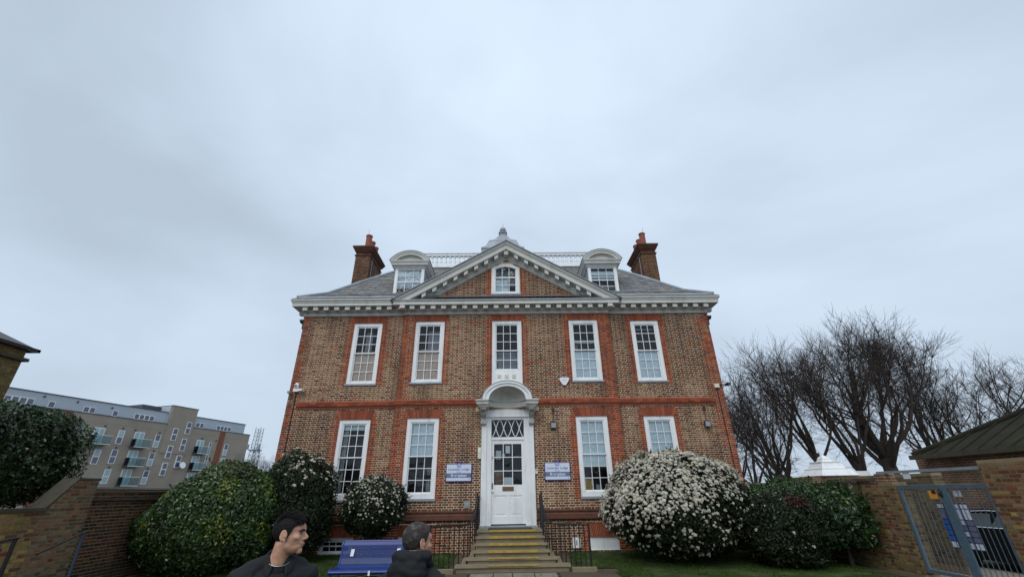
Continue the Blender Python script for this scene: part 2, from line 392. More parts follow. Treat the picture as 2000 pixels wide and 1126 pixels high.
# tympanum
RSL, APEX = .59, 11.80
def tym(z): h = max(0, (APEX-.66-z)/RSL); return (-h, h)
pw = (-.62, .56, *PWZ)
mb = MB(); mb.face([(-4.3, PJ, 9.0), (-.62, PJ, 9.0), (-.62, PJ, 10.9), (-4.3, PJ, 9.2)]); mb.face([(.56, PJ, 9.0), (4.3, PJ, 9.0), (4.3, PJ, 9.2), (.56, PJ, 10.9)])
mb.face([(-.62, PJ, 10.9), (.56, PJ, 10.9), (.4, PJ, 11.35), (-.4, PJ, 11.35)]); mb.face([(-.62, PJ, 9.0), (.56, PJ, 9.0), (.56, PJ, 9.4), (-.62, PJ, 9.4)])
mb.build('tympanum', 'mortar', house)
rows = brick_rows(9.06, 11.2, tym, [(-.66, .60, 9.34, 10.80), (-.58, .52, 10.8, 10.92), (-.36, .30, 10.9, 11.0)], lambda x, z, i, s: pick(RED) if z > 10.86 else facade_colour(x, z, i, s))
lay_bricks(rows, (0, PJ, 0), (1, 0, 0), house)

# --- flat gauged arches, string course, plinth moulding
for L_, y in ((lintels_c, PJ), (lintels_w[-1], 0), (lintels_w[1], 0)):
    for a, b, z1, h in L_:
        mb = MB(); n = 19; fl = .13
        h2 = min(h, .40) if z1 > 1 else h
        for j in range(n):
            f0, f1 = j/n, (j+1)/n; g = .003
            xb0, xb1 = a+(b-a)*f0+g, a+(b-a)*f1-g; xt0, xt1 = a-fl+(b-a+2*fl)*f0+g, a-fl+(b-a+2*fl)*f1-g
            c = pick([(.28, .074, .038), (.25, .065, .034), (.305, .082, .044), (.22, .06, .036)])
            d = .012+rngv(-.002, .002)
            mb.hexa([(xb0, y-d, z1+.002), (xb1, y-d, z1+.002), (xb1, y+.02, z1+.002), (xb0, y+.02, z1+.002), (xt0, y-d, z1+h2), (xt1, y-d, z1+h2), (xt1, y+.02, z1+h2), (xt0, y+.02, z1+h2)], c)
        mb.build('lintel', 'brick', house, attr=True)
        rest = brick_rows(0, max(.076, CR*round((h-h2)/CR)), lambda z: (a-.16, b+.16), (), facade_colour)
        sk = [r for r in brick_rows(z1, z1+h2, lambda z: [(a-.16, a-.001-fl*(z-z1)/h2), (b+.001+fl*(z-z1)/h2, b+.16)], (), lambda *q: pick(RED), minw=.008)]
        mb2 = lay_bricks(sk, (0, y, 0), (1, 0, 0), house)
def band_run(prof, path, name):
    mb = MB(); P = [Vector(p) for p in path]
    mb.sweep(prof, path); return mb.build(name, 'red_brick', house)
sprof = [(.0, 4.78), (.05, 4.78), (.055, 4.84), (.085, 4.86), (.085, 5.0), (.06, 5.04), (0, 5.06)]
band_run(sprof, [(-8.05, 0), (-BX, 0), (-BX, PJ), (-1.16, PJ)], 'string_course'); band_run(sprof, [(1.16, PJ), (BX, PJ), (BX, 0), (8.05, 0)], 'string_course')
mb = MB()                                                          # brick edges on the string course
for s in (-1, 1):
    for k in range(-40, 40):
        x0 = k*.232; x1 = x0+.222
        for zr in (4.862, 4.932):
            xa, xb = x0+(.11 if zr > 4.9 else 0), x1+(.11 if zr > 4.9 else 0)
            if s*xa < 1.2 or s*xb < 1.2 or max(abs(xa), abs(xb)) > 8.04: continue
            y = PJ if max(abs(xa), abs(xb)) < BX else 0
            if min(abs(xa), abs(xb)) < BX < max(abs(xa), abs(xb)): continue
            mb.box(xa, xb, y-.089+rngv(-.001, .001), y-.08, zr, zr+.062, pick([(.28, .072, .038), (.235, .062, .034), (.195, .055, .034), (.31, .09, .046)]), skip=(4,))
stuff(mb.build('string_bricks', 'brick', house, attr=True))
pprof = [(0, .95), (.04, .95), (.10, .98), (.10, 1.04), (.075, 1.05), (.075, 1.12), (.03, 1.17), (.03, 1.20), (.06, 1.21), (.06, 1.25), (0, 1.27)]
MATS['plinth_brick'] = mat('plinth_brick', (.12, .055, .038), .85, .3, 6, .4, 80, stain=((.05, .03, .022), .7, 1.2), spec=.2)
mb = MB(); mb.sweep(pprof, [(-WX, DEP), (-WX, 0), (-BX, 0), (-BX, PJ), (-.97, PJ)]); mb.sweep(pprof, [(.99, PJ), (BX, PJ), (BX, 0), (WX, 0), (WX, DEP)])
mb.build('plinth_moulding', 'plinth_brick', house)

# --- cornices and modillions
wprof = [(0, 8.55), (.05, 8.56), (.075, 8.60), (.04, 8.615), (.045, 8.70), (.11, 8.735), (.11, 8.905), (.405, 8.905), (.42, 8.885), (.42, 9.0), (.435, 9.005), (.45, 9.05), (.50, 9.125), (.50, 9.17), (0, 9.185)]
for pth in ([(-WX, DEP), (-WX, 0), (-BX, 0)], [(BX, 0), (WX, 0), (WX, DEP)]):
    mb = MB(); mb.sweep(wprof, pth); mb.build('cornice', 'stone_paint', house)
cprof = [(0, 8.53), (.05, 8.54), (.075, 8.58), (.04, 8.595), (.045, 8.67), (.11, 8.70), (.11, 8.865), (.405, 8.865), (.42, 8.845), (.42, 8.985), (.47, 9.005), (.47, 9.02), (0, 9.035)]
mb = MB(); mb.sweep(cprof, [(-BX, .02), (-BX, PJ), (BX, PJ), (BX, .02)]); mb.build('cornice', 'stone_paint', house)
mb = MB(); mb.box(-4.7, 4.7, PJ-.475, PJ, 9.024, 9.05); mb.build('lead_flashing', 'lead', house)
md = MB(); md.prism([(0, 0), (.25, .02), (.25, .185), (0, .185)], lambda u, q, d: (d, -u, q), -.095, .095); md.box(-.107, .107, -.268, 0, .165, .198)
MOD = md.mesh('modillion', 'stone_paint')
def modil(x, y, z, rz=0): o = link('modillion', MOD, house, (x, y, z)); o.rotation_euler.z = rz
for k in range(10):
    for s in (-1, 1): modil(s*(BX+.19+k*.4365), -.108, 8.705)
for k in range(-10, 11): modil(k*.4335, PJ-.108, 8.664)
for s in (-1, 1):
    for k in range(4): modil(s*(WX+.108), .25+k*.4365, 8.705, R(90)*s)
    modil(s*(BX+.03), -.36, 8.66)
# raking cornice of the pediment
rp_ = [(.02, .02), (.50, .0), (.50, -.05), (.46, -.11), (.43, -.15), (.42, -.17), (.42, -.33), (.40, -.35), (.11, -.35), (.11, -.53), (.075, -.56), (.075, -.60), (.045, -.62), (.045, -.66), (0, -.68)]
for s in (-1, 1):
    mb = MB(); k = 0
    for o_, dz in rp_: mb.v.append((0, PJ-o_, APEX+dz))
    for o_, dz in rp_:
        xe = min(4.74, (APEX+dz-9.05)/RSL); mb.v.append((s*xe, PJ-o_, APEX+dz-RSL*xe))
    n = len(rp_)
    for j in range(n-1):
        q = (j, j+1, n+j+1, n+j); mb.f.append(q if s < 0 else q[::-1]); mb.mi.append(0); mb.c.append((1, 1, 1))
    mb.f.append(tuple(range(n, 2*n)) if s < 0 else tuple(range(2*n-1, n-1, -1))); mb.mi.append(0); mb.c.append((1, 1, 1))
    mb.build('raking_cornice', 'stone_paint', house)
rm = MB(); sk = RSL*.16
rm.hexa([(-.08, -.25, -.18-sk/2), (.08, -.25, -.18+sk/2), (.08, 0, -.20+sk/2), (-.08, 0, -.20-sk/2), (-.08, -.25, .005-sk/2), (.08, -.25, .005+sk/2), (.08, 0, .005+sk/2), (-.08, 0, .005-sk/2)])
RM = rm.mesh('modillion', 'stone_paint')
rm = MB(); rm.hexa([(-.08, -.25, -.18+sk/2), (.08, -.25, -.18-sk/2), (.08, 0, -.20-sk/2), (-.08, 0, -.20+sk/2), (-.08, -.25, .005+sk/2), (.08, -.25, .005-sk/2), (.08, 0, .005-sk/2), (-.08, 0, .005+sk/2)])
RM2 = rm.mesh('modillion', 'stone_paint')
for k in range(1, 10):
    for s in (-1, 1):
        x = k*.4335
        if APEX-.35-.2-RSL*x > 9.0: link('modillion', RM if s < 0 else RM2, house, (s*x, PJ-.11, APEX-.345-RSL*x))
modil(0, PJ-.108, APEX-.60)
# pediment roof
mb = MB()
for s in (-1, 1):
    mb.hexa([(0, -.70, APEX+.025), (s*4.80, -.70, APEX+.025-RSL*4.80), (s*4.80, 3.4, APEX+.025-RSL*4.80), (0, 3.4, APEX+.025), (0, -.70, APEX+.06), (s*4.80, -.70, APEX+.06-RSL*4.80), (s*4.80, 3.4, APEX+.06-RSL*4.80), (0, 3.4, APEX+.06)])
mb.tube([(0, -.69, APEX+.07), (0, 3.4, APEX+.07)], .05, 8)
mb.build('pediment_roof', 'lead', house)

# --- main roof
TP = [(0, 9.20), (1.0, 9.86), (2.0, 10.90), (3.0, 11.90), (3.8, 12.65)]
def roofz(t):
    for (a, za), (b, zb) in zip(TP, TP[1:]):
        if t <= b: return za+(zb-za)*(t-a)/(b-a)
    return TP[-1][1]
def ring(t): return [(-8.95+t, -.48+t), (8.95-t, -.48+t), (8.95-t, DEP+.48-t), (-8.95+t, DEP+.48-t)]
mb = MB()
for (a, za), (b, zb) in zip(TP, TP[1:]):
    A, B = ring(a), ring(b)
    for i in range(4):
        j = (i+1) % 4; mb.face([(*A[i], za), (*A[j], za), (*B[j], zb), (*B[i], zb)])
mb.face([(*p, TP[-1][1]) for p in ring(3.8)])
roof = mb.build('roof', 'slate_bed', house)
SLC = [(.20, .205, .205), (.185, .19, .19), (.225, .225, .22), (.165, .17, .17), (.225, .21, .185), (.195, .185, .165), (.21, .215, .22)]
mbS = MB(); nsl = 0
t = .22; rowi = 0
while t < 3.75:
    za = roofz(t); t2 = t; 
    # next course .27 m further up the slope
    sl = 0
    while sl < .225 and t2 < 3.8: t2 += .005; sl += math.hypot(.005, roofz(t2)-roofz(t2-.005))
    y0, z0_, y1, z1_ = -.48+t, za, -.48+t2+.05, roofz(t2+.05)
    ex = 8.95-t; wd = .30; x = -ex+(.15 if rowi % 2 else 0)-.15
    nx, nz = (z1_-z0_), -(y1-y0); ln = math.hypot(nx, nz); ny_, nz_ = -nx/ln, -nz/ln
    while x < ex:
        a, b = max(x, -ex+.06+.0), min(x+wd-.008, ex-.06); x += wd
        if b-a < .08: continue
        if abs((a+b)/2) < 3.0: continue
        c = random.choice(SLC); k = rngv(.68, .92); c = tuple(q*k for q in c)
        if random.random() < .03: c = (.27, .22, .17)
        dd = .022+rngv(-.005, .008); ja = rngv(-.006, .006)
        sh = b > ex-.2 or a < -ex+.2
        pts = [(a, y0+ny_*dd, z0_+nz_*dd+ja), (b, y0+ny_*dd, z0_+nz_*dd-ja), (b, y1, z1_+.004), (a, y1, z1_+.004)]
        pts = [(p[0], p[1]-ny_*.012, p[2]-nz_*.012) for p in pts]+[(p[0], p[1], p[2]) for p in pts]
        if abs((a+b)/2) > 4.45 and t < 3.3 and not sh and nsl < 300:
            nsl += 1
            m1 = MB(); cx_, cy_, cz_ = (a+b)/2, (y0+y1)/2, (z0_+z1_)/2
            m1.hexa([(p[0], p[1], p[2]) for p in pts], c)
            o = link('slate', m1.mesh('slate', 'slate', attr=True), roof)
        else: mbS.hexa(pts, c)
    t = t2; rowi += 1
stuff(mbS.build('slates', 'slate', roof, attr=True))
for s in (-1, 1):
    mb = MB(); mb.tube([(s*(8.95-q), -.48+q, roofz(q)+.035) for q in (0.15, 1, 2, 3, 3.8)], .075, 8); mb.build('hip_roll', 'lead', roof)
    mb = MB()
    q0, q1 = .02, .24
    xs = [s*4.7, s*8.80]
    mb.face([(xs[0], -.48+q0, roofz(q0)+.02), (xs[1], -.48+q0, roofz(q0)+.02), (xs[1]-s*.2, -.48+q1, roofz(q1)+.03), (xs[0], -.48+q1, roofz(q1)+.03)])
    mb.build('lead_gutter', 'lead', roof)

# --- balustrade round the flat
bal = MB(); zb = 12.66
mb = MB(); mb.box(-5.2, 5.2, 3.18, 3.42, zb-.05, zb+.13); mb.box(-5.2, 5.2, 3.2, 3.4, zb+.66, zb+.78); mb.box(-5.22, 5.22, 3.16, 3.44, zb+.78, zb+.83)
for s in (-1, 1): mb.box(s*5.0-.16, s*5.0+.16, 3.14, 3.46, zb, zb+.9)
balu = mb.build('balustrade', 'white_paint', house)
bl = MB(); bl.lathe([(.085, .13), (.085, .18), (.045, .20), (.08, .27), (.085, .33), (.045, .46), (.038, .52), (.065, .56), (.065, .60), (.085, .62), (.085, .66)], 0, 0, 8)
BLM = bl.mesh('baluster', 'white_paint', smooth=True)
for k in range(40): link('baluster', BLM, balu, (-4.7+k*.241, 3.3, zb))

# --- cupola
cx_, cy_ = -.2, 5.6
cup = MB(); q4 = R(45); s2 = math.sqrt(2)
cup.lathe([(1.20*s2, 12.66), (1.20*s2, 14.45), (1.24*s2, 14.47), (1.24*s2, 14.53), (.98*s2, 14.80), (.84*s2, 15.18)], cx_, cy_, 4, q4)
cup.lathe([(.80*s2, 15.16), (.82*s2, 15.20), (.82*s2, 15.26), (.62*s2, 15.42), (.43*s2, 15.62), (.31*s2, 15.82), (.26*s2, 15.96)], cx_, cy_, 4, q4)
cup.lathe([(.19*s2, 15.92), (.19*s2, 16.18), (.25*s2, 16.19), (.25*s2, 16.24)], cx_, cy_, 4, q4)
cupo = cup.build('cupola', 'lead', house)
b = MB(); b.lathe([(.08, 16.23), (.10, 16.27), (.05, 16.29)]+[(.20*math.sin(R(a)), 16.48-.20*math.cos(R(a))) for a in range(20, 180, 16)]+[(.012, 16.67), (.010, 16.95)], cx_, cy_, 14)
b.build('ball_finial', 'grey_plastic', cupo, smooth=True)
# --- windows
def add(o, name, mb, m, **k): return mb.build(name, m, o, **k)
PANE = {}
def pane_obj(parent, x0, x1, z0, z1, y, name='pane'):
    key = (round(x1-x0, 3), round(z1-z0, 3))
    if key not in PANE:
        m = MB(); a, b = key[0]/2, key[1]/2; m.face([(-a, 0, -b), (a, 0, -b), (a, 0, b), (-a, 0, b)]); PANE[key] = m.mesh('pane', 'glass')
    o = link(name, PANE[key], parent, ((x0+x1)/2-ORG[parent.name][0], y-ORG[parent.name][1], (z0+z1)/2-ORG[parent.name][2])); o.rotation_euler = (rngv(-.014, .014), 0, rngv(-.018, .018))
    return o
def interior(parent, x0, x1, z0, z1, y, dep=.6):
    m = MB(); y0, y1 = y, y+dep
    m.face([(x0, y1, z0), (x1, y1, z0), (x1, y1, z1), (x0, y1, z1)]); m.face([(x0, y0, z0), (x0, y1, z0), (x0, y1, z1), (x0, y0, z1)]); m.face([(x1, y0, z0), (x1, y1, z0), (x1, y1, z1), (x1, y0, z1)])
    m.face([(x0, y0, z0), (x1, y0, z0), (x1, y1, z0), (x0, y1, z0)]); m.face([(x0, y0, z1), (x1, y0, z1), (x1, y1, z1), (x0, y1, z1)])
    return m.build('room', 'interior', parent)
def panel(parent, name, m, x0, x1, z0, z1, y, folds=0):
    q = MB()
    if folds:
        n = folds*4
        for i in range(n):
            a, b = x0+(x1-x0)*i/n, x0+(x1-x0)*(i+1)/n
            ya, yb = y+.02*math.sin(i*1.6), y+.02*math.sin((i+1)*1.6)
            q.face([(a, ya, z0), (b, yb, z0), (b, yb, z1), (a, ya, z1)])
    else: q.box(x0, x1, y, y+.006, z0, z1)
    return q.build(name, m, parent)
def sash_window(a, b, z0, z1, y, rows=(3, 3), cols=3, top=.155, bot=.2, side=.155, parent=None, sill='stone', label=None, arch=0):
    """y: plane of the wall. Frame sits 3 cm back; outer sash above, inner below."""
    yf = y+.025
    m = MB()
    m.box(a+.004, a+side-.02, yf, yf+.12, z0+.06, z1-.004); m.box(b-side+.02, b-.004, yf, yf+.12, z0+.06, z1-.004)
    m.box(a+side-.02, b-side+.02, yf, yf+.12, z1-top+.02, z1-.004); 
    m.box(a+side-.02, a+side, yf+.012, yf+.12, z0+bot-.02, z1-top+.02); m.box(b-side, b-side+.02, yf+.012, yf+.12, z0+bot-.02, z1-top+.02)
    m.box(a+side, b-side, yf+.012, yf+.12, z1-top, z1-top+.02)
    m.box(a+side-.02, b-side+.02, yf+.004, yf+.12, z0+.06, z0+bot-.05)
    win = m.build('window', 'white_paint', parent or house)
    if label: win['label'] = label
    if sill == 'stone':
        m = MB(); m.box(a-.03, b+.03, y-.05, y+.1, z0-.01, z0+.055); m.build('sill', 'lead', win)
    gx0, gx1, gz0, gz1 = a+side, b-side, z0+bot-.05, z1-top
    tot = sum(rows); ph = (gz1-gz0-.05)/tot; zm = gz0+.05+ph*rows[1]
    bars = .022
    for nm, sz0, sz1, nr, ys in (('upper_sash', zm-.02, gz1, rows[0], yf+.03), ('lower_sash', gz0, zm+.02, rows[1], yf+.075)):
        s_ = MB(); st = .035; br_ = .05 if nm == 'lower_sash' else .04
        s_.box(gx0, gx0+st, ys, ys+.04, sz0, sz1); s_.box(gx1-st, gx1, ys, ys+.04, sz0, sz1)
        s_.box(gx0+st, gx1-st, ys+.001, ys+.039, sz0, sz0+br_); s_.box(gx0+st, gx1-st, ys+.001, ys+.039, sz1-.035, sz1)
        ix0, ix1, iz0, iz1 = gx0+st, gx1-st, sz0+br_, sz1-.035
        for c in range(1, cols):
            xc = ix0+(ix1-ix0)*c/cols; s_.box(xc-bars/2, xc+bars/2, ys+.004, ys+.034, iz0, iz1)
        for r in range(1, nr):
            zc = iz0+(iz1-iz0)*r/nr; s_.box(ix0, ix1, ys+.006, ys+.032, zc-bars/2, zc+bars/2)
        so = s_.build(nm, 'white_paint', win)
        for c in range(cols):
            for r in range(nr):
                pane_obj(win, ix0+(ix1-ix0)*c/cols, ix0+(ix1-ix0)*(c+1)/cols, iz0+(iz1-iz0)*r/nr, iz0+(iz1-iz0)*(r+1)/nr, ys+.02)
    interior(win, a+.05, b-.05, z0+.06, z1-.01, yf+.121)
    return win, (gx0, gx1, gz0, gz1, zm, yf+.14)
def blind(w, fr0, fr1, m, dx0=0, dx1=1, name='blind', folds=0, dy=0):
    win, (x0, x1, z0, z1, zm, yb) = w
    return panel(win, name, m, x0+(x1-x0)*dx0, x0+(x1-x0)*dx1, z0+(z1-z0)*fr0, z0+(z1-z0)*fr1, yb+dy, folds)

w = sash_window(*UW[0], *UZ, 0); blind(w, 0, .50, 'blind_beige'); blind(w, .60, .97, 'blind_grey', .3, .62, 'shutter', dy=.3); blind(w, .5, .58, 'blind_beige', dy=.2, name='shelf')
w = sash_window(*UW[1], *UZ, PJ); blind(w, 0, .50, 'blind_beige'); blind(w, .56, .95, 'blind_grey', .36, .98, 'shutter', dy=.3); blind(w, .5, .60, 'blind_beige', dy=.25, name='shelf')
w3 = sash_window(*UW[2], 5.98, 8.25, PJ, rows=(3, 2), bot=.26, sill='none', label='sash window over the door with panel below')
blind(w3, 0, .42, 'blind_grey', name='blind', dy=.15); blind(w3, .0, .3, 'curtain', 0, .32, name='curtain', folds=4, dy=.1)
mb = MB(); mb.box(-.605, .605, PJ+.018, PJ+.1, 5.62, 6.04); mb.build('apron_panel', 'white_paint', w3[0])
for k in (-1, 0, 1):
    mb = MB(); x = -.02+k*.29; mb.box(x-.075, x+.075, PJ+.004, PJ+.03, 5.85, 6.0); o = mb.build('vent', 'cream_plastic', w3[0])
    mb = MB(); [mb.box(x-.065, x+.065, PJ-.002, PJ+.004, 5.862+j*.025, 5.875+j*.025) for j in range(5)]; mb.build('vent_louvre', 'cream_plastic', w3[0])
w = sash_window(*UW[3], *UZ, PJ); blind(w, 0, .50, 'blind_pale'); blind(w, .66, .70, 'blind_pale', name='blind_rail', dy=.1); blind(w, .5, .66, 'blind_grey', .0, .25, 'curtain', 3, .2)
w = sash_window(*UW[4], *UZ, 0); blind(w, 0, .50, 'blind_pale'); blind(w, .92, .95, 'blind_grey', name='blind_rail', dy=.1)
w = sash_window(*UW[0], *LZ, 0, bot=.27); blind(w, .91, 1, 'blind_pale'); blind(w, 0, .9, 'curtain', 0, .22, 'curtain', 3, .05)
w = sash_window(*UW[1], *LZ, PJ, bot=.27); blind(w, .52, 1, 'blind_pale'); blind(w, 0, .18, 'curtain', .76, .97, 'curtain', 3, .05); blind(w, .25, .34, 'curtain', .74, .9, 'lampshade', 2, .2)
w = sash_window(*UW[3], *LZ, PJ, bot=.27); blind(w, .33, 1, 'blind_pale'); blind(w, .02, .17, 'card_yellow', .08, .30, 'card', dy=.02); blind(w, .02, .18, 'paper', .04, .34, 'paper_frame', dy=.03); blind(w, .03, .09, 'curtain', .5, .72, 'box', dy=.1)
w = sash_window(*UW[4], *LZ, 0, bot=.27); blind(w, .36, 1, 'blind_pale')
# basement windows and the boarded opening
for a, b, y in ((-6.44, -5.26, 0), (-3.72, -2.60, PJ)):
    w = sash_window(a, b, -.05, .50, y, rows=(1, 1), cols=4, top=.10, bot=.16, side=.12, sill='none', label='small barred basement window')
for a, b, y, z0, z1 in ((2.70, 3.74, PJ, .02, .42), (5.22, 6.40, 0, -.05, .42)):
    mb = MB(); mb.box(a+.01, b-.01, y+.03, y+.08, z0, z1); mb.box(a+.01, b-.01, y+.01, y+.03, z0, z0+.03); o = mb.build('boarded_opening', 'white_paint', house)
# window in the pediment: segmental head
def arch_pts(x0, x1, zs, rise, n=12):
    h = (x1-x0)/2; r = (h*h+rise*rise)/(2*rise); xc = (x0+x1)/2; a0 = math.asin(h/r)
    return [(xc+r*math.sin(-a0+2*a0*i/n), zs+rise-r+r*math.cos(-a0+2*a0*i/n)) for i in range(n+1)]
a, b, z0, z1 = -.62, .56, 9.42, 10.93
y = PJ+.0
mb = MB()
outp = arch_pts(a, b, 10.74, .19); inp = arch_pts(a+.14, b-.14, 10.66, .13)
for (p, q, r_, s_) in zip(outp, outp[1:], inp, inp[1:]):
    mb.hexa([(r_[0], y-.02, r_[1]), (s_[0], y-.02, s_[1]), (s_[0], y+.1, s_[1]), (r_[0], y+.1, r_[1]), (p[0], y-.02, p[1]), (q[0], y-.02, q[1]), (q[0], y+.1, q[1]), (p[0], y+.1, p[1])])
for x0, x1 in ((a, a+.14), (b-.14, b)): mb.box(x0, x1, y-.02, y+.1, 9.47, 10.66 if True else 0)
mb.hexa([(a, y-.02, 10.66), (a+.14, y-.02, 10.66), (a+.14, y+.1, 10.66), (a, y+.1, 10.66), (a, y-.02, 10.74), (a+.14, y-.02, 10.66), (a+.14, y+.1, 10.66), (a, y+.1, 10.74)])
mb.hexa([(b-.14, y-.02, 10.66), (b, y-.02, 10.66), (b, y+.1, 10.66), (b-.14, y+.1, 10.66), (b-.14, y-.02, 10.66), (b, y-.02, 10.74), (b, y+.1, 10.74), (b-.14, y+.1, 10.66)])
mb.box(a+.14, b-.14, y-.02, y+.1, 9.47, 9.55)
pwin = mb.build('window', 'white_paint', house); pwin['label'] = 'arched sash window in the pediment'
mb = MB(); mb.box(a-.06, b+.06, PJ-.09, PJ+.02, 9.39, 9.465); mb.build('sill', 'lead', pwin)
gx0, gx1 = a+.14, b-.14
mb = MB()
for c in (0, 1, 2, 3):
    xc = gx0+(gx1-gx0)*c/3; ww = .03 if c in (0, 3) else .012; mb.box(xc-ww, xc+ww, y+.03, y+.06, 9.55, 10.76)
for z, h in ((9.57, .03), (9.92, .011), (10.28, .03)): mb.box(gx0, gx1, y+.025, y+.065, z-h, z+h)
mb.build('sash', 'white_paint', pwin)
for c in range(3):
    for zz0, zz1 in ((9.58, 9.92), (9.92, 10.28), (10.28, 10.78)): pane_obj(pwin, gx0+(gx1-gx0)*c/3, gx0+(gx1-gx0)*(c+1)/3, zz0, zz1, y+.045)
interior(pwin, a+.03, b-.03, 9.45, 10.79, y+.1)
panel(pwin, 'blind', 'blind_pale', gx0, gx0+(gx1-gx0)*.63, 9.5, 10.27, y+.13); panel(pwin, 'blind', 'blind_grey', gx0, gx1, 10.0, 10.8, y+.4)
mb = MB(); mb.lathe([(.002, 10.40)]+[(.16*math.sin(R(q)), 10.56-.16*math.cos(R(q))) for q in range(20, 180, 20)]+[(.002, 10.72)], .2, y+.28, 12); o = mb.build('globe_lamp', 'cream_plastic', pwin, smooth=True)

# --- dormers
def dormer(s):
    xc = s*4.40; y = .5; hw = .66
    m = MB()
    zb_, zt_ = 9.70, 11.16
    for x0, x1 in ((xc-hw, xc-hw+.12), (xc+hw-.12, xc+hw)): m.box(x0, x1, y, y+.12, zb_, zt_)
    m.box(xc-hw+.12, xc+hw-.12, y, y+.12, zt_-.10, zt_); m.box(xc-hw+.12, xc+hw-.12, y-.02, y+.12, zb_, zb_+.10)
    d = m.build('dormer', 'white_paint', house)
    m = MB()                                                       # lead cheeks
    for q in (-1, 1): m.box(xc+q*(hw-.03)-.025, xc+q*(hw-.03)+.025, y+.12, 2.6, 9.6, zt_-.001)
    m.build('cheek', 'lead', d)
    prof = [(0, zt_-.06), (.05, zt_-.05), (.06, zt_+.02), (.17, zt_+.06), (.17, zt_+.15), (.20, zt_+.16), (.235, zt_+.235), (.235, zt_+.26), (0, zt_+.27)]
    m = MB(); m.sweep(prof, [(xc-hw, 2.7), (xc-hw, y), (xc+hw, y), (xc+hw, 2.7)]); m.build('cornice', 'stone_paint', d)
    zs = zt_+.262; R_ = arch_pts(xc-.9, xc+.9, zs, .48, 16); R2 = arch_pts(xc-.66, xc+.66, zs, .31, 16)
    m = MB()                                                       # archivolt
    yf = y-.24
    R1 = arch_pts(xc-.80, xc+.80, zs, .415, 16)
    for k in range(16):
        for A_, B_, ya in ((R_, R1, yf), (R1, R2, yf+.035)):
            p, q, r_, s_ = A_[k], A_[k+1], B_[k], B_[k+1]
            m.hexa([(r_[0], ya, r_[1]), (s_[0], ya, s_[1]), (s_[0], y+.1, s_[1]), (r_[0], y+.1, r_[1]), (p[0], ya, p[1]), (q[0], ya, q[1]), (q[0], y+.1, q[1]), (p[0], y+.1, p[1])])
    m.build('arched_hood', 'stone_paint', d)
    m = MB(); m.face([(p[0], y-.06, p[1]) for p in R2][::-1]); m.build('tympanum', 'hood_paint', d)
    m = MB()
    Ro = arch_pts(xc-.93, xc+.93, zs+.005, .505, 16)
    for k in range(16):
        p, q, r_, s_ = Ro[k], Ro[k+1], R_[k], R_[k+1]
        m.hexa([(r_[0], yf-.02, r_[1]+.002), (s_[0], yf-.02, s_[1]+.002), (s_[0], 3.0, s_[1]+.002), (r_[0], 3.0, r_[1]+.002), (p[0], yf-.02, p[1]), (q[0], yf-.02, q[1]), (q[0], 3.0, q[1]), (p[0], 3.0, p[1])])
    m.build('barrel_roof', 'lead', d)
    gx0, gx1, gz0, gz1 = xc-hw+.12, xc+hw-.12, zb_+.10, zt_-.10
    m = MB(); zm = (gz0+gz1)/2+.02
    for c in range(4):
        x = gx0+(gx1-gx0)*c/3; w2 = .028 if c in (0, 3) else .011
        m.box(x-w2, x+w2, y+.045, y+.075, gz0, gz1)
    for z, h in ((gz0+.02, .025), (zm, .025), (gz1-.012, .014), ((gz0+zm)/2, .010), ((gz1+zm)/2, .010)): m.box(gx0, gx1, y+.04, y+.08, z-h, z+h)
    m.build('sash', 'white_paint', d)
    for c in range(3):
        for r in range(4):
            z_ = [gz0, (gz0+zm)/2, zm, (gz1+zm)/2, gz1]; pane_obj(d, gx0+(gx1-gx0)*c/3, gx0+(gx1-gx0)*(c+1)/3, z_[r], z_[r+1], y+.06)
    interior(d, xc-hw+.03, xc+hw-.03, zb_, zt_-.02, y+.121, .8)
    if s < 0: panel(d, 'blind', 'blind_pale', gx0, gx1, gz0+.58*(gz1-gz0), gz1, y+.14); panel(d, 'blind', 'blind_pale', gx0, gx1, gz0+.34*(gz1-gz0), gz0+.56*(gz1-gz0), y+.15); panel(d, 'curtain', 'blind_grey', gx0, gx1, gz0, gz0+.3*(gz1-gz0), y+.3)
    else: panel(d, 'blind', 'blind_pale', gx0, gx1, gz0+.62*(gz1-gz0), gz0+.9*(gz1-gz0), y+.14); panel(d, 'curtain', 'blind_grey', gx0, gx1, gz0, gz0+.45*(gz1-gz0), y+.4)
    m = MB(); m.face([(xc-hw-.15, y-.12, 9.55), (xc+hw+.15, y-.12, 9.55), (xc+hw+.15, y+.02, 9.78), (xc-hw-.15, y+.02, 9.78)]); m.build('apron_flashing', 'lead', d)
dormer(-1); dormer(1)

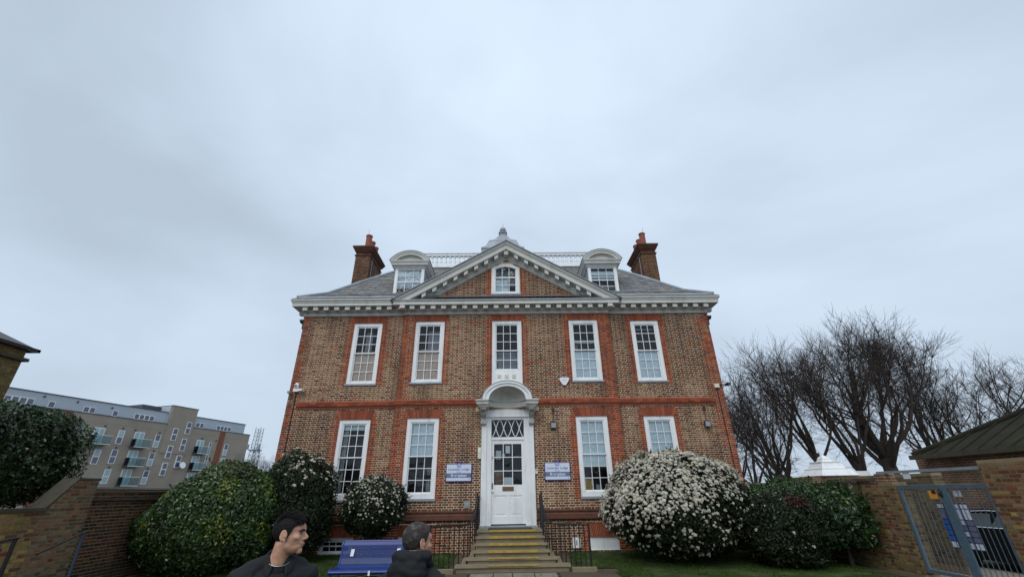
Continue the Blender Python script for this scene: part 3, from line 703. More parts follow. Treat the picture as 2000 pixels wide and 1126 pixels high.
# --- chimneys
def chimney(s):
    xa, xb = sorted((s*8.36, s*7.55)); y0, y1 = 3.9, 5.95
    m = MB(); m.box(xa, xb, y0, y1, 8.5, 13.95)
    ch = m.build('chimney', 'mortar_dark', house)
    pal = [(.135, .06, .035), (.11, .05, .032), (.16, .075, .04), (.085, .042, .03), (.18, .09, .045)]
    f = lambda *q: pick(pal)
    lay_bricks(brick_rows(11.2, 13.94, lambda z: (0, xb-xa), (), f), (xa, y0, 0), (1, 0, 0), ch)
    if s < 0: lay_bricks(brick_rows(11.2, 13.94, lambda z: (0, y1-y0), (), f), (xb, y0, 0), (0, 1, 0), ch)
    else: lay_bricks(brick_rows(11.2, 13.94, lambda z: (0, y1-y0), (), f), (xa, y1, 0), (0, -1, 0), ch)
    m = MB(); z = 13.75
    for o, h, g in ((.05, .07, 0), (.0, .20, 0), (.06, .07, 0), (.10, .075, 0), (.14, .075, 0), (.18, .09, 0)):
        m.box(xa-o, xb+o, y0-o, y1+o, z+.002, z+h); z += h
    m.build('corbelled_cap', 'plinth_brick', ch)
    m = MB(); m.hexa([(xa-.17, y0-.17, z), (xb+.17, y0-.17, z), (xb+.17, y1+.17, z), (xa-.17, y1+.17, z), (xa+.1, y0+.1, z+.16), (xb-.1, y0+.1, z+.16), (xb-.1, y1-.1, z+.16), (xa+.1, y1-.1, z+.16)]); m.build('flaunching', 'stone_step', ch)
    for k in range(3):
        m = MB(); h = (.98, .92, .92)[k]; m.lathe([(.20, z+.02), (.175, z+.2), (.165, z+h-.1), (.19, z+h-.08), (.19, z+h-.02), (.17, z+h), (.13, z+h), (.13, z+h-.3)], (xa+xb)/2-s*.05, y0+.38+k*.62, 12); m.build('chimney_pot', 'terracotta', ch, smooth=True)
    m = MB(); m.tube([((xa+xb)/2, y0+.3, z), ((xa+xb)/2+.02, y0+.3, z+1.35)], .008, 5); m.build('lightning_rod', 'grey_plastic', ch)
    xi = xb if s < 0 else xa
    m = MB(); m.tube([(xi-s*.02, y0+.35, 13.7), (xi-s*.03, y0+.35, 11.0)], .02, 6); m.build('conductor_cable', 'grey_plastic', ch)
chimney(-1); chimney(1)

# --- doorway
m = MB()                                                           # architrave
for s in (-1, 1):
    m.box(min(s*.60, s*.79), max(s*.60, s*.79), PJ-.05, PJ+.12, .80, 4.36); m.box(min(s*.79, s*.96), max(s*.79, s*.96), PJ-.085, PJ+.1, .80, 4.36)
    m.box(min(s*.775, s*.805), max(s*.775, s*.805), PJ-.1, PJ-.05, .82, 4.34)
m.box(-.60, .60, PJ-.05, PJ+.12, 4.28, 4.36)
m.box(-.965, .965, PJ-.09, PJ+.1, 4.365, 4.62)
m.box(-.82, .82, PJ-.11, PJ-.089, 4.36, 4.40)
dc = m.build('door_case', 'white_paint', house)
m = MB(); m.box(-1.0, 1.0, PJ-.16, PJ+.1, .72, .80); m.build('threshold', 'lead', dc)
m = MB()
ydr = PJ+.03
m.box(-.60, .60, ydr, ydr+.06, 3.50, 3.66); m.box(-.60, .60, ydr-.03, ydr, 3.56, 3.62)
m.build('transom', 'white_paint', dc)
# fanlight with interlaced bars
m = MB()
fz0, fz1 = 3.66, 4.28
def wave(ph, k0):
    pts = []
    for i in range(33):
        u = i/32; x = -.58+1.16*u; z = (fz0+fz1)/2+.29*math.cos(2*math.pi*2*u+ph); pts.append((x, ydr+.02, z))
    return pts
for pts in (wave(0, 0), wave(math.pi, 0)):
    m.tube(pts, .017, 5)
m.box(-.60, .60, ydr, ydr+.05, 4.262, 4.279)
fan = m.build('fanlight', 'white_paint', dc)
pane_obj(dc, -.6, .6, fz0, fz1, ydr+.035)
m = MB()
for x0, x1 in ((-.60, -.50), (.50, .60)): m.box(x0, x1, ydr, ydr+.045, .84, 3.50)
for z0_, z1_ in ((.84, 1.08), (1.72, 2.06), (3.42, 3.50)): m.box(-.50, .50, ydr+.001, ydr+.044, z0_, z1_)
m.box(-.045, .045, ydr+.002, ydr+.043, 1.08, 1.72)
m.box(-.50, .50, ydr+.018, ydr+.03, 1.08, 1.72)
for sx in (-1, 1): m.box(sx*.27-.16, sx*.27+.16, ydr+.008, ydr+.02, 1.15, 1.65)
m.box(-.50, .50, ydr+.008, ydr+.038, 2.50, 2.525); m.box(-.50, .50, ydr+.008, ydr+.038, 2.955, 2.98)
for x in (-.165, .165): m.box(x-.013, x+.013, ydr+.006, ydr+.04, 2.06, 3.42)
door = m.build('door', 'white_paint', house); door['label'] = 'white front door with nine panes'
for c in range(3):
    for r in range(3):
        pane_obj(door, -.5+c/3, -.5+(c+1)/3, (2.06, 2.51, 2.967)[r], (2.51, 2.967, 3.42)[r], ydr+.022)
m = MB(); m.box(-.20, .20, ydr-.012, ydr, 1.86, 2.0); m.build('letter_plate', 'brass', door)
m = MB(); m.box(-.15, .18, ydr+.03, ydr+.034, 2.07, 2.30); m.build('notice', 'paper', door)
m = MB(); m.box(-.46, -.22, ydr+.03, ydr+.034, 2.08, 2.48); m.build('poster', 'brass', door)
m = MB(); m.box(-.08, .08, ydr+.03, ydr+.034, 3.10, 3.36); m.build('notice', 'paper', door)
m = MB(); m.box(-.44, -.24, ydr+.10, ydr+.11, 2.9, 3.2); m.box(-.2, -.1, ydr+.10, ydr+.11, 2.95, 3.1); m.build('notice', 'paper', door)
m = MB(); m.lathe([(.002, -.03), (.03, -.025), (.035, 0), (.02, .02), (.012, .05)], 0, 0, 10); o = link('door_knob', m.mesh('door_knob', 'white_plastic', smooth=True), door, (-.545, ydr-.03, 1.85)); o.rotation_euler.x = R(-90)
m = MB(); m.box(-.575, -.535, ydr-.018, ydr, 1.93, 2.12); m.build('lock', 'brass', door)
m = MB(); m.box(-.575, -.54, ydr-.01, ydr, 2.9, 3.0); m.build('lock', 'grey_plastic', door)
interior(dc, -.62, .62, .8, 4.3, ydr+.14, .9)
# shell hood
yh = PJ-.74; zs = 4.90
m = MB()
Ro = [(.90*math.cos(R(a)), zs+.66*math.sin(R(a))) for a in range(180, -1, -10)]; Rm = [(.83*math.cos(R(a)), zs+.59*math.sin(R(a))) for a in range(180, -1, -10)]; Ri = [(.68*math.cos(R(a)), zs+.49*math.sin(R(a))) for a in range(180, -1, -10)]
for k in range(18):
    for A_, B_, ya in ((Ro, Rm, yh), (Rm, Ri, yh+.04)):
        p, q, r_, s_ = A_[k], A_[k+1], B_[k], B_[k+1]
        m.hexa([(r_[0], ya, r_[1]), (s_[0], ya, s_[1]), (s_[0], ya+.14, s_[1]), (r_[0], ya+.14, r_[1]), (p[0], ya, p[1]), (q[0], ya, q[1]), (q[0], ya+.14, q[1]), (p[0], ya+.14, p[1])])
arch = m.build('hood_arch', 'white_paint', house)
m = MB()                                                           # the shell: half dome from the arch back to the wall
na, nb = 18, 8
pts = [[(.68*math.cos(R(180-10*i))*math.cos(R(90*j/nb)), yh+.05+.64*math.sin(R(90*j/nb)), zs+.49*math.sin(R(10*i))*math.cos(R(90*j/nb)*.82)) for i in range(na+1)] for j in range(nb+1)]
for j in range(nb):
    for i in range(na): m.face([pts[j][i], pts[j][i+1], pts[j+1][i+1], pts[j+1][i]])
m.build('shell', 'hood_paint', arch, smooth=True)
m = MB()
Ro2 = [(.93*math.cos(R(a)), zs+.69*math.sin(R(a))) for a in range(180, -1, -10)]
for k in range(18):
    p, q, r_, s_ = Ro2[k], Ro2[k+1], Ro[k], Ro[k+1]
    m.hexa([(r_[0], yh-.01, r_[1]+.002), (s_[0], yh-.01, s_[1]+.002), (s_[0], PJ, s_[1]+.002), (r_[0], PJ, r_[1]+.002), (p[0], yh-.01, p[1]), (q[0], yh-.01, q[1]), (q[0], PJ, q[1]), (p[0], PJ, p[1])])
m.build('hood_roof', 'lead', arch)
m = MB()                                                           # entablature blocks and soffit, cut by the niche
ep = [(0, 4.62), (.03, 4.64), (.06, 4.70), (.11, 4.74), (.11, 4.80), (.15, 4.86), (.15, 4.895)]
for s in (-1, 1):
    x0, x1 = .69, 1.02
    pth = [(x0, PJ), (x0, yh+.12), (x1, yh+.12), (x1, PJ)]
    pth = [(s*x, y_) for x, y_ in pth]
    if s > 0: m.sweep(ep[:], [(x0-.0, yh+.12), (x1, yh+.12), (x1, PJ)])
    else: m.sweep(ep[:], [(-x1, PJ), (-x1, yh+.12), (-x0, yh+.12)])
    m.box(min(s*x0, s*x1), max(s*x0, s*x1), yh+.12, PJ, 4.625, 4.89)
n = 16
for i in range(n):                                                 # soffit with a curved front edge behind the niche mouth
    a0, a1 = math.pi*i/n, math.pi*(i+1)/n
    p0, p1 = (-.69*math.cos(a0), yh+.10+.60*math.sin(a0)), (-.69*math.cos(a1), yh+.10+.60*math.sin(a1))
    m.hexa([(p0[0], p0[1], 4.70), (p1[0], p1[1], 4.70), (p1[0], PJ-.01, 4.70), (p0[0], PJ-.01, 4.70), (p0[0], p0[1], 4.89), (p1[0], p1[1], 4.89), (p1[0], PJ-.01, 4.89), (p0[0], PJ-.01, 4.89)])
m.build('hood_entablature', 'hood_paint', arch)
for s in (-1, 1):                                                  # carved consoles
    m = MB(); x0, x1 = sorted((s*.80, s*.98))
    pr = [(0, 4.06), (.06, 4.07), (.12, 4.12), (.13, 4.20), (.09, 4.26), (.10, 4.32), (.20, 4.36), (.27, 4.42), (.32, 4.50), (.46, 4.54), (.52, 4.58), (.54, 4.64), (0, 4.64)]
    m.prism([(u, z) for u, z in pr], lambda u, q, d: (d, PJ-.09-u, q), x0, x1)
    for z_, r_, u in ((4.15, .07, .09), (4.50, .10, .30), (4.58, .06, .46)):
        for xx in (x0-.008, x1+.008-.016):
            m.tube([(xx, PJ-.09-u, z_), (xx+.016, PJ-.09-u, z_)], r_, 12)
    for q in range(3): m.box(x0+.03+q*.05, x0+.05+q*.05, PJ-.09-.36, PJ-.09-.1, 4.40, 4.47)
    m.build('console', 'hood_paint', arch)
# step ledge under the door case
# --- stone steps (their own thing) 
steps = thing('stone_steps', (0, -2.0, -.13), 'worn stone steps with yellow painted nosings leading up to the white door', 'steps')
ex = [(-1.0, 1.13), (-1.02, 1.15), (-1.0, 1.17), (-1.0, 1.2), (-1.2, 1.38), (-1.48, 1.71)]
zz = [.745, .595, .44, .29, .15, .02]; E0 = -1.30; G = .33
for k in range(6):
    yf = E0-G*k; yb = (E0-G*(k-1)+.04) if k else PJ-.11
    xa, xb = ex[k]
    m = MB(); zb_ = zz[k]-.055
    nseg = 14; xs = [xa+(xb-xa)*i/nseg for i in range(nseg+1)]; jit = [rngv(-.008, .008) for _ in xs]; jz = [rngv(-.004, .004) for _ in xs]
    for i in range(nseg):
        a_, b_ = xs[i], xs[i+1]
        m.hexa([(a_, yf+jit[i], zb_), (b_, yf+jit[i+1], zb_), (b_, yb, zb_), (a_, yb, zb_), (a_, yf+.012+jit[i], zz[k]+jz[i]), (b_, yf+.012+jit[i+1], zz[k]+jz[i+1]), (b_, yb, zz[k]), (a_, yb, zz[k])])
    tr = m.build('tread', 'stone_step', steps)
    m = MB(); m.box(xa+.05, xb-.05, yf+.045, yb-.01, -.2, zb_-.001); m.build('riser', 'stone_step', steps)
    if k < 6:
        m = MB(); m.box(-.58, .86 if k != 2 else .92, yf-.012, yf+.07, zz[k]-.05 if k < 4 else zz[k]-.02, zz[k]+.007); m.build('nosing_strip', 'yellow_paint', tr)
    if k in (2, 3, 4):                                              # ragged stone blocks at the ends
        for s in (-1, 1):
            xe = (xa if s < 0 else xb); m = MB(); q = .15
            m.hexa([(xe+s*.0, yf+.03, zb_-.12), (xe+s*q, yf+.05, zb_-.12), (xe+s*q, yf+.4, zb_-.12), (xe, yf+.4, zb_-.12), (xe, yf+.02, zz[k]-.012), (xe+s*(q-.05), yf+.06, zz[k]-.03), (xe+s*(q-.04), yf+.4, zz[k]-.02), (xe, yf+.4, zz[k]-.01)] if s > 0 else
                   [(xe-q, yf+.05, zb_-.12), (xe, yf+.03, zb_-.12), (xe, yf+.4, zb_-.12), (xe-q, yf+.4, zb_-.12), (xe-q+.05, yf+.06, zz[k]-.03), (xe, yf+.02, zz[k]-.012), (xe, yf+.4, zz[k]-.01), (xe-q+.04, yf+.4, zz[k]-.02)])
            m.build('end_stone', 'stone_step', steps)
mt = MB(); mt.box(-.65, .78, -1.22, -.42, .752, .765); tag(mt.build('door_mat', 'rubber', None, org=(0, -.8, .75)), 'black rubber door mat on the top step', 'mat')
# --- iron railings
def railing(s, label):
    r = thing('iron_railing', (s*1.6, -2.0, -.13), label, 'railing', 'railings beside the steps')
    def Q(u):                                                      # rail line: u 0..1 from the door down and outwards
        x0 = 1.08 if s > 0 else 1.0
        if u < .45: a = u/.45; return (s*(x0+.22*a*a), -1.20-1.05*a, 1.76-.80*math.sin(a*math.pi/2)**1.2)
        a = (u-.45)/.55; return (s*(x0+.22+a*.98), -2.25-.62*min(1, a*1.0), .96-.0*a)
    m = MB(); m.tube([(s*(1.08 if s > 0 else 1.0), PJ-.1, 1.72), (s*(1.08 if s > 0 else 1.0), -1.0, 1.75)]+[Q(i/24) for i in range(25)], .027, 6); m.build('top_rail', 'black_iron', r)
    m = MB(); m.tube([(p[0], p[1], p[2]-.12) for p in (Q(.45+i/40*.55*.999*2) for i in range(11))], .014, 6); m.build('lower_rail', 'black_iron', r)
    for i in range(15):
        p = Q(i/14); zb = -.1 if i > 5 else max(-.1, .74-.15*(i+.5))
        m = MB(); m.tube([(p[0], p[1], zb), (p[0], p[1], p[2])], .015 if i not in (0, 14) else .028, 6); m.build('baluster', 'black_iron', r)
    for i in (0, 6, 14):
        p = Q(i/14); m = MB(); m.lathe([(.005, p[2]-.02)]+[(.035*math.sin(R(q)), p[2]+.03-.035*math.cos(R(q))) for q in range(20, 180, 30)]+[(.002, p[2]+.066)], p[0], p[1], 8); m.build('ball_knob', 'black_iron', r, smooth=True)
    m = MB(); x0 = 1.08 if s > 0 else 1.0                           # scrolled panel by the landing
    for k in range(5):
        y_ = PJ-.2-k*.2; m.tube([(s*x0, y_, .74), (s*x0, y_, 1.73)], .011, 5)
    for k in range(4):
        y_ = PJ-.3-k*.2
        for zc, rr in ((1.0, .07), (1.45, .07)):
            m.tube([(s*x0, y_+rr*math.cos(q*.55), zc+rr*math.sin(q*.55)) for q in range(12)], .008, 4)
    m.build('scroll_panel', 'black_iron', r)
railing(-1, 'black iron railing beside the steps, on the bench side'); railing(1, 'black iron railing beside the steps, on the white meter box side')
# ================================================================ ground
def gz(x, y):
    t = min(1, max(0, (-y-.2)/2.8)); return -.13*t*t*(3-2*t)
mat('gravel', (.115, .090, .062), .95, .45, 3, .6, 90, col2=(.085, .070, .05), stain=((.05, .048, .03), .6, .8), spec=.15)
mat('soil', (.045, .036, .026), .95, .4, 5, .6, 60, spec=.1)
mat('turf', (.030, .056, .015), .9, .5, 2.2, .5, 70, col2=(.052, .082, .02), stain=((.055, .045, .028), .8, .9), spec=.15)
mat('paving', (.22, .205, .17), .85, .3, 4, .3, 70, stain=((.10, .095, .07), .7, 1.6), spec=.25)
mat('tarmac', (.13, .13, .128), .9, .3, 2, .3, 90)
mb = MB()
mb.face([(-900, -900, -.40), (900, -900, -.40), (900, 900, -.40), (-900, 900, -.40)])
structure(mb.build('ground', 'tarmac'))
def sheet(name, m, x0, x1, y0, y1, dz, nx, ny, inside=None):
    q = MB(); xs = [x0+(x1-x0)*i/nx for i in range(nx+1)]; ys = [y0+(y1-y0)*j/ny for j in range(ny+1)]
    idx = {}
    for i in range(nx):
        for j in range(ny):
            xm, ym = (xs[i]+xs[i+1])/2, (ys[j]+ys[j+1])/2
            if inside and not inside(xm, ym): continue
            f = []
            for a, b in ((i, j), (i+1, j), (i+1, j+1), (i, j+1)):
                if (a, b) not in idx:
                    idx[(a, b)] = len(q.v); x, y = xs[a], ys[b]; q.v.append((x, y, gz(x, y)+dz+.012*noise.noise(Vector((x*.9, y*.9, 0)))))
                f.append(idx[(a, b)])
            q.f.append(tuple(f)); q.mi.append(0); q.c.append((1, 1, 1))
    return structure(q.build(name, m, smooth=False))
sheet('courtyard_ground', 'gravel', -14, 10.2, -26, .3, -.02, 48, 52)
lawn_l = lambda x, y: x < -1.75 and y > -3.25+.25*noise.noise(Vector((x*.7, 0, 1))) and x > -10.2
lawn_r = lambda x, y: x > 1.95 and y > -4.3+.5*noise.noise(Vector((x*.6, 0, 4))) - .15*(x-3) and x < 9.6 and not (x < 3.0+.4*noise.noise(Vector((y, 3, 3))) and y < -2.6)
sheet('lawn', 'turf', -10.2, -1.7, -3.6, .02, .004, 40, 24, lawn_l); sheet('lawn', 'turf', 1.9, 9.6, -5.6, .02, .004, 40, 32, lawn_r)
# grass blades
mat_g = leafmat('grass_blade', .6, .2, .3)
def quads_mesh(name, V, cols, m, parent=None, tri=False, org=(0, 0, 0)):
    """V (n,k,3) polygons of k corners, cols (n,3)"""
    n, k, _ = V.shape; me = bpy.data.meshes.new(name); V = V-np.array(org)
    me.vertices.add(n*k); me.vertices.foreach_set('co', V.reshape(-1).astype(np.float32))
    me.loops.add(n*k); me.loops.foreach_set('vertex_index', np.arange(n*k, dtype=np.int32))
    me.polygons.add(n); me.polygons.foreach_set('loop_start', np.arange(0, n*k, k, dtype=np.int32))
    me.update(calc_edges=True)
    at = me.color_attributes.new('Col', 'FLOAT_COLOR', 'POINT'); c = np.ones((n*k, 4), np.float32); c[:, :3] = np.repeat(cols, k, axis=0); at.data.foreach_set('color', c.reshape(-1))
    me.materials.append(MATS[m]); o = link(name, me, parent); ORG[o.name] = tuple(org)
    if parent is None: o.location = org
    return o
pts = []
for _ in range(60000):
    x, y = (rngv(-10, -1.75), rngv(-3.5, 0)) if random.random() < .5 else (rngv(1.95, 9.5), rngv(-5.5, 0))
    ok = lawn_l(x, y) if x < 0 else lawn_r(x, y)
    if ok and noise.noise(Vector((x*1.1, y*1.1, 7))) > -.12: pts.append((x, y, gz(x, y)))
P = np.array(pts); n = len(P); h = rng.uniform(.025, .07, n); a = rng.uniform(0, 2*np.pi, n); le = rng.normal(0, .5, (n, 2))
dx = np.stack([np.cos(a), np.sin(a), np.zeros(n)], 1)*.006
tip = P+np.stack([le[:, 0]*h, le[:, 1]*h, h], 1)
gc = np.array([.042, .085, .016])[None]*rng.uniform(.6, 1.5, (n, 1)); gc[:, 0] *= rng.uniform(.8, 1.5, n)
tag(quads_mesh('grass', np.stack([P-dx, P+dx, tip], 1), gc, 'grass_blade'), 'short green grass on the lawns in front of the house', 'grass', kind='stuff')
# paved path: each slab a piece
path = structure(sheet('path', 'soil', -1.1, 1.35, -26, -3.15, -.012, 6, 40))
yy = -3.22
for r_ in range(16):
    x = -1.02; hgt = rngv(.56, .68)
    for c_ in range(4):
        wd = (.62, .50, .58, .60)[(c_+r_) % 4]
        m = MB(); g = .012; z = gz(x, yy)+rngv(-.003, .006)+.006
        m.hexa([(x+g, yy-hgt+g, z-.03), (x+wd-g, yy-hgt+g, z-.03), (x+wd-g, yy-g, z-.03), (x+g, yy-g, z-.03), (x+g+.004, yy-hgt+g+.004, z+rngv(-.003, .003)), (x+wd-g-.004, yy-hgt+g+.004, z), (x+wd-g-.004, yy-g-.004, z+.002), (x+g+.004, yy-g-.004, z)])
        m.build('paving_slab', 'paving', path); x += wd
    yy -= hgt
# kerb stones edging the lawn beside the steps
for s, x0, x1 in ((-1, -2.3, -1.5), (1, 1.73, 2.4)):
    m = MB(); m.box(x0, x1, -3.08, -2.86, -.18, -.05); tag(m.build('kerb_stone', 'stone_step', None, org=((x0+x1)/2, -2.97, -.14)), 'flat kerb stone at the foot of the railing, %s of the steps' % ('bench side' if s < 0 else 'meter box side'), 'kerb stone', 'kerb stones beside the steps')

# fallen leaves
n = 1500; P = np.stack([rng.uniform(-10, 9.5, n), rng.uniform(-7, -.1, n), np.zeros(n)], 1); P = P[(np.abs(P[:, 0]) > 1.6) | (P[:, 1] < -3.3)]; n = len(P)
P[:, 2] = [gz(q[0], q[1])+.012 for q in P]; a = rng.uniform(0, 6.28, n); sz = rng.uniform(.015, .04, n)[:, None]
t1 = np.stack([np.cos(a), np.sin(a), rng.normal(0, .25, n)], 1)*sz; t2 = np.stack([-np.sin(a), np.cos(a), rng.normal(0, .25, n)], 1)*sz*.55
lc = np.array([[.16, .09, .04], [.10, .06, .03], [.2, .14, .06], [.07, .05, .03]])[rng.integers(0, 4, n)]
tag(quads_mesh('leaf_litter', np.stack([P-t1, P+t2, P+t1, P-t2], 1), lc, 'grass_blade'), 'scattered brown fallen leaves on lawn and gravel', 'leaves', kind='stuff')
# ================================================================ plants
leafmat('leaf'); leafmat('leaf_gloss', .3, .6, .2); leafmat('petal', .8, .2, .3)
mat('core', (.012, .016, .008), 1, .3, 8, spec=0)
mat('bark', (.058, .049, .042), .95, .35, 12, .5, 40, spec=.1)
SKEW = {2.2: .26}                                                 # bushes that fall away on one side
def lump(d, seed, amp=.12, f=2.3):
    return 1-SKEW.get(seed, 0)*2*max(0, -d[0])*max(0, d[2])+amp*noise.noise(Vector((d[0]*f+seed, d[1]*f, d[2]*f)))+amp*.5*noise.noise(Vector((d[0]*f*2.7, d[1]*f*2.7+seed, d[2]*f*2.7)))+amp*.25*noise.noise(Vector((d[0]*f*6, d[1]*f*6+seed, d[2]*f*6)))
def rad(d, r, p):
    return (abs(d[0]/r[0])**p+abs(d[1]/r[1])**p+abs(d[2]/r[2])**p)**(-1/p)
def shrub_points(c, r, n, seed, p=2.2, zmin=.06, depth=.10, amp=.12, back=.35, cut=None):
    out_p, out_n = [], []
    lo = 0
    D = rng.normal(size=(n*3, 3)); D /= np.linalg.norm(D, axis=1)[:, None]; U = np.abs(rng.normal(0, depth, n*3))
    for d, u in zip(D, U):
        if d[1] > back: continue
        q = rad(d, r, p)*lump(d, seed, amp)*(1-min(u, .5)); P_ = (c[0]+d[0]*q, c[1]+d[1]*q, c[2]+d[2]*q)
        if P_[2] < zmin+gz(P_[0], P_[1]) or (cut and cut(*P_)): continue
        nn = Vector((d[0]/r[0], d[1]/r[1], d[2]/r[2])).normalized()
        out_p.append(P_); out_n.append(nn); lo += 1
        if lo >= n: break
    return np.array(out_p), np.array(out_n)
def leaf_quads(P, Nn, size, aspect=.5, tilt=.7, droop=.3):
    n = len(P); nr = Nn+rng.normal(0, tilt, (n, 3)); nr /= np.linalg.norm(nr, axis=1)[:, None]
    t = rng.normal(size=(n, 3)); t[:, 2] -= droop; t -= nr*(t*nr).sum(1)[:, None]; t /= np.linalg.norm(t, axis=1)[:, None]
    s = np.cross(nr, t); sz = size*rng.uniform(.65, 1.25, n)[:, None]
    return np.stack([P-t*sz*.5, P+s*sz*aspect*.5+nr*sz*.10, P+t*sz*.5-nr*sz*.08, P-s*sz*aspect*.5+nr*sz*.10], 1)
def shrub(name, label, c, r, n, size, pal, seed, p=2.2, gloss=False, amp=.15, depth=.13, flowers=0, fdens=None, fsize=.05, stem=None, core=.86, back=.35, zmin=.06, extra=None, cut=None, cat='shrub', aspect=.5, tilt=.7, group=None, sprigs=170):
    base = (c[0], c[1], gz(c[0], c[1])); o = thing(name, base, label, cat, group)
    P, Nn = shrub_points(c, r, n, seed, p, zmin, depth, amp, back, cut)
    pal = np.array(pal); k = rng.integers(0, len(pal), len(P)); cl = pal[k]*rng.uniform(.6, 1.45, (len(P), 1))
    cn = np.array([noise.noise(Vector(q)*1.6+Vector((seed, 0, 0))) for q in P]); cl = cl*(1+.5*cn)[:, None]
    if extra: cl = extra(P, cl)
    quads_mesh('crown', leaf_quads(P, Nn, size, aspect, tilt), cl, 'leaf_gloss' if gloss else 'leaf', o, org=base)
    sp, sn = shrub_points(c, r, sprigs, seed, p, zmin+.15, .01, amp, back, cut); LP, LN = [], []
    for q, nn in zip(sp, sn):                                      # stray shoots that break the outline
        d = (Vector(nn)+Vector((0, 0, .55))+Vector(rng.normal(0, .3, 3))).normalized(); l = size*rngv(1.0, 2.4); nl = int(l/size*5)
        for k_ in range(nl): f_ = (k_+1)/nl; LP.append(Vector(q)+d*l*f_+Vector(rng.normal(0, size*.28*(1.1-f_), 3))); LN.append(Vector(rng.normal(0, 1, 3))+d*.5)
    if LP:
        LP, LN = np.array(LP), np.array(LN); c2 = pal[rng.integers(0, len(pal), len(LP))]*rng.uniform(.8, 1.6, (len(LP), 1)); stuff(quads_mesh('shoots', leaf_quads(LP, LN, size*.85, aspect, .3), c2, 'leaf_gloss' if gloss else 'leaf', o, org=base))
    # solid dark core: shade inside the bush painted as colour, stops see-through
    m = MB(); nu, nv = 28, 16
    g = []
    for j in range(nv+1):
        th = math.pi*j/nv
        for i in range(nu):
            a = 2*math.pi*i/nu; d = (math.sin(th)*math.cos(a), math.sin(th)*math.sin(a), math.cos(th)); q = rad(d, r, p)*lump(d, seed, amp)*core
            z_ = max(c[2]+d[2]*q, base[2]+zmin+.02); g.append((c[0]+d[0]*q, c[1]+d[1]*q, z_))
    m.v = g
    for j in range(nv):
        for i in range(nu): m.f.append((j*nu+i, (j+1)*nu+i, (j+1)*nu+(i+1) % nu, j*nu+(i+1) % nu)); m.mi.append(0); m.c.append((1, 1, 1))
    m.build('dark_core', 'core', o)
    m = MB()
    for st in (stem or [(0, 0, .06)]):
        m.tube([(c[0]+st[0], c[1]+st[1], base[2]-.05), (c[0]+st[0]*.8, c[1]+st[1]*.8, (base[2]+c[2])/2), (c[0]+st[0]*.5, c[1]+st[1]*.5, c[2])], [st[2], st[2]*.8, st[2]*.6], 7)
    m.build('stem', 'bark', o)
    if flowers:
        fp, fn = shrub_points(c, (r[0]*1.02, r[1]*1.02, r[2]*1.02), flowers*5, seed, p, zmin+.1, .025, amp, back, cut)
        keep = [i for i, (q, nn) in enumerate(zip(fp, fn)) if random.random() < fdens((q[0]-c[0])/r[0], (q[1]-c[1])/r[1], (q[2]-c[2])/r[2])*(.55+.9*max(0, .5+noise.noise(Vector(q)*2.2)))][:flowers]
        fp, fn = fp[keep], fn[keep]; V = []; C_ = []
        for q, nn in zip(fp, fn):
            nn = (Vector(nn)+Vector((0, 0, .5))+Vector(rng.normal(0, .25, 3))).normalized(); t = nn.orthogonal().normalized(); b = nn.cross(t); R_ = fsize*rngv(.5, 1.25); q = Vector(q)
            k0 = rngv(.75, 1.1); bud = random.random() < .15
            for a in range(12):                                     # a flat head of small florets
                aa = a*2.4+rngv(-.3, .3); rr = R_*math.sqrt((a+.3)/12)*.95; f = q+t*rr*math.cos(aa)+b*rr*math.sin(aa)+nn*(R_*.45*(1-(rr/R_)**2)+rngv(0, .012)); s_ = R_*.30
                n2 = (nn+t*math.cos(aa)*.6*rr/R_+b*math.sin(aa)*.6*rr/R_+Vector(rng.normal(0, .15, 3))).normalized(); t2 = n2.orthogonal().normalized(); b2 = n2.cross(t2)
                V.append([f+t2*s_, f+b2*s_, f-t2*s_, f-b2*s_]); C_.append(((.55, .43, .34) if bud else (.80, .77, .64))); C_[-1] = tuple(x*k0*rngv(.85, 1.1) for x in C_[-1])
        stuff(quads_mesh('blossom', np.array(V), np.array(C_), 'petal', o, org=base))
    return o
DG = [(.020, .034, .014), (.028, .045, .018), (.014, .026, .012), (.034, .046, .02), (.022, .030, .015)]
MG = [(.042, .088, .023), (.06, .118, .028), (.034, .068, .020), (.072, .128, .034), (.048, .082, .028)]
# big flowering bush right of the steps
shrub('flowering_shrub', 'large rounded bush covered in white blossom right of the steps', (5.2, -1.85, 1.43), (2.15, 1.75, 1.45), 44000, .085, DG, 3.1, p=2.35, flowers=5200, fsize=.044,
      fdens=lambda x, y, z: max(.05, min(1, .34+1.25*z-.55*x)) if z > -.75 else .04, stem=[(0, 0, .09), (.2, .1, .06), (-.2, .05, .06)], zmin=.16)
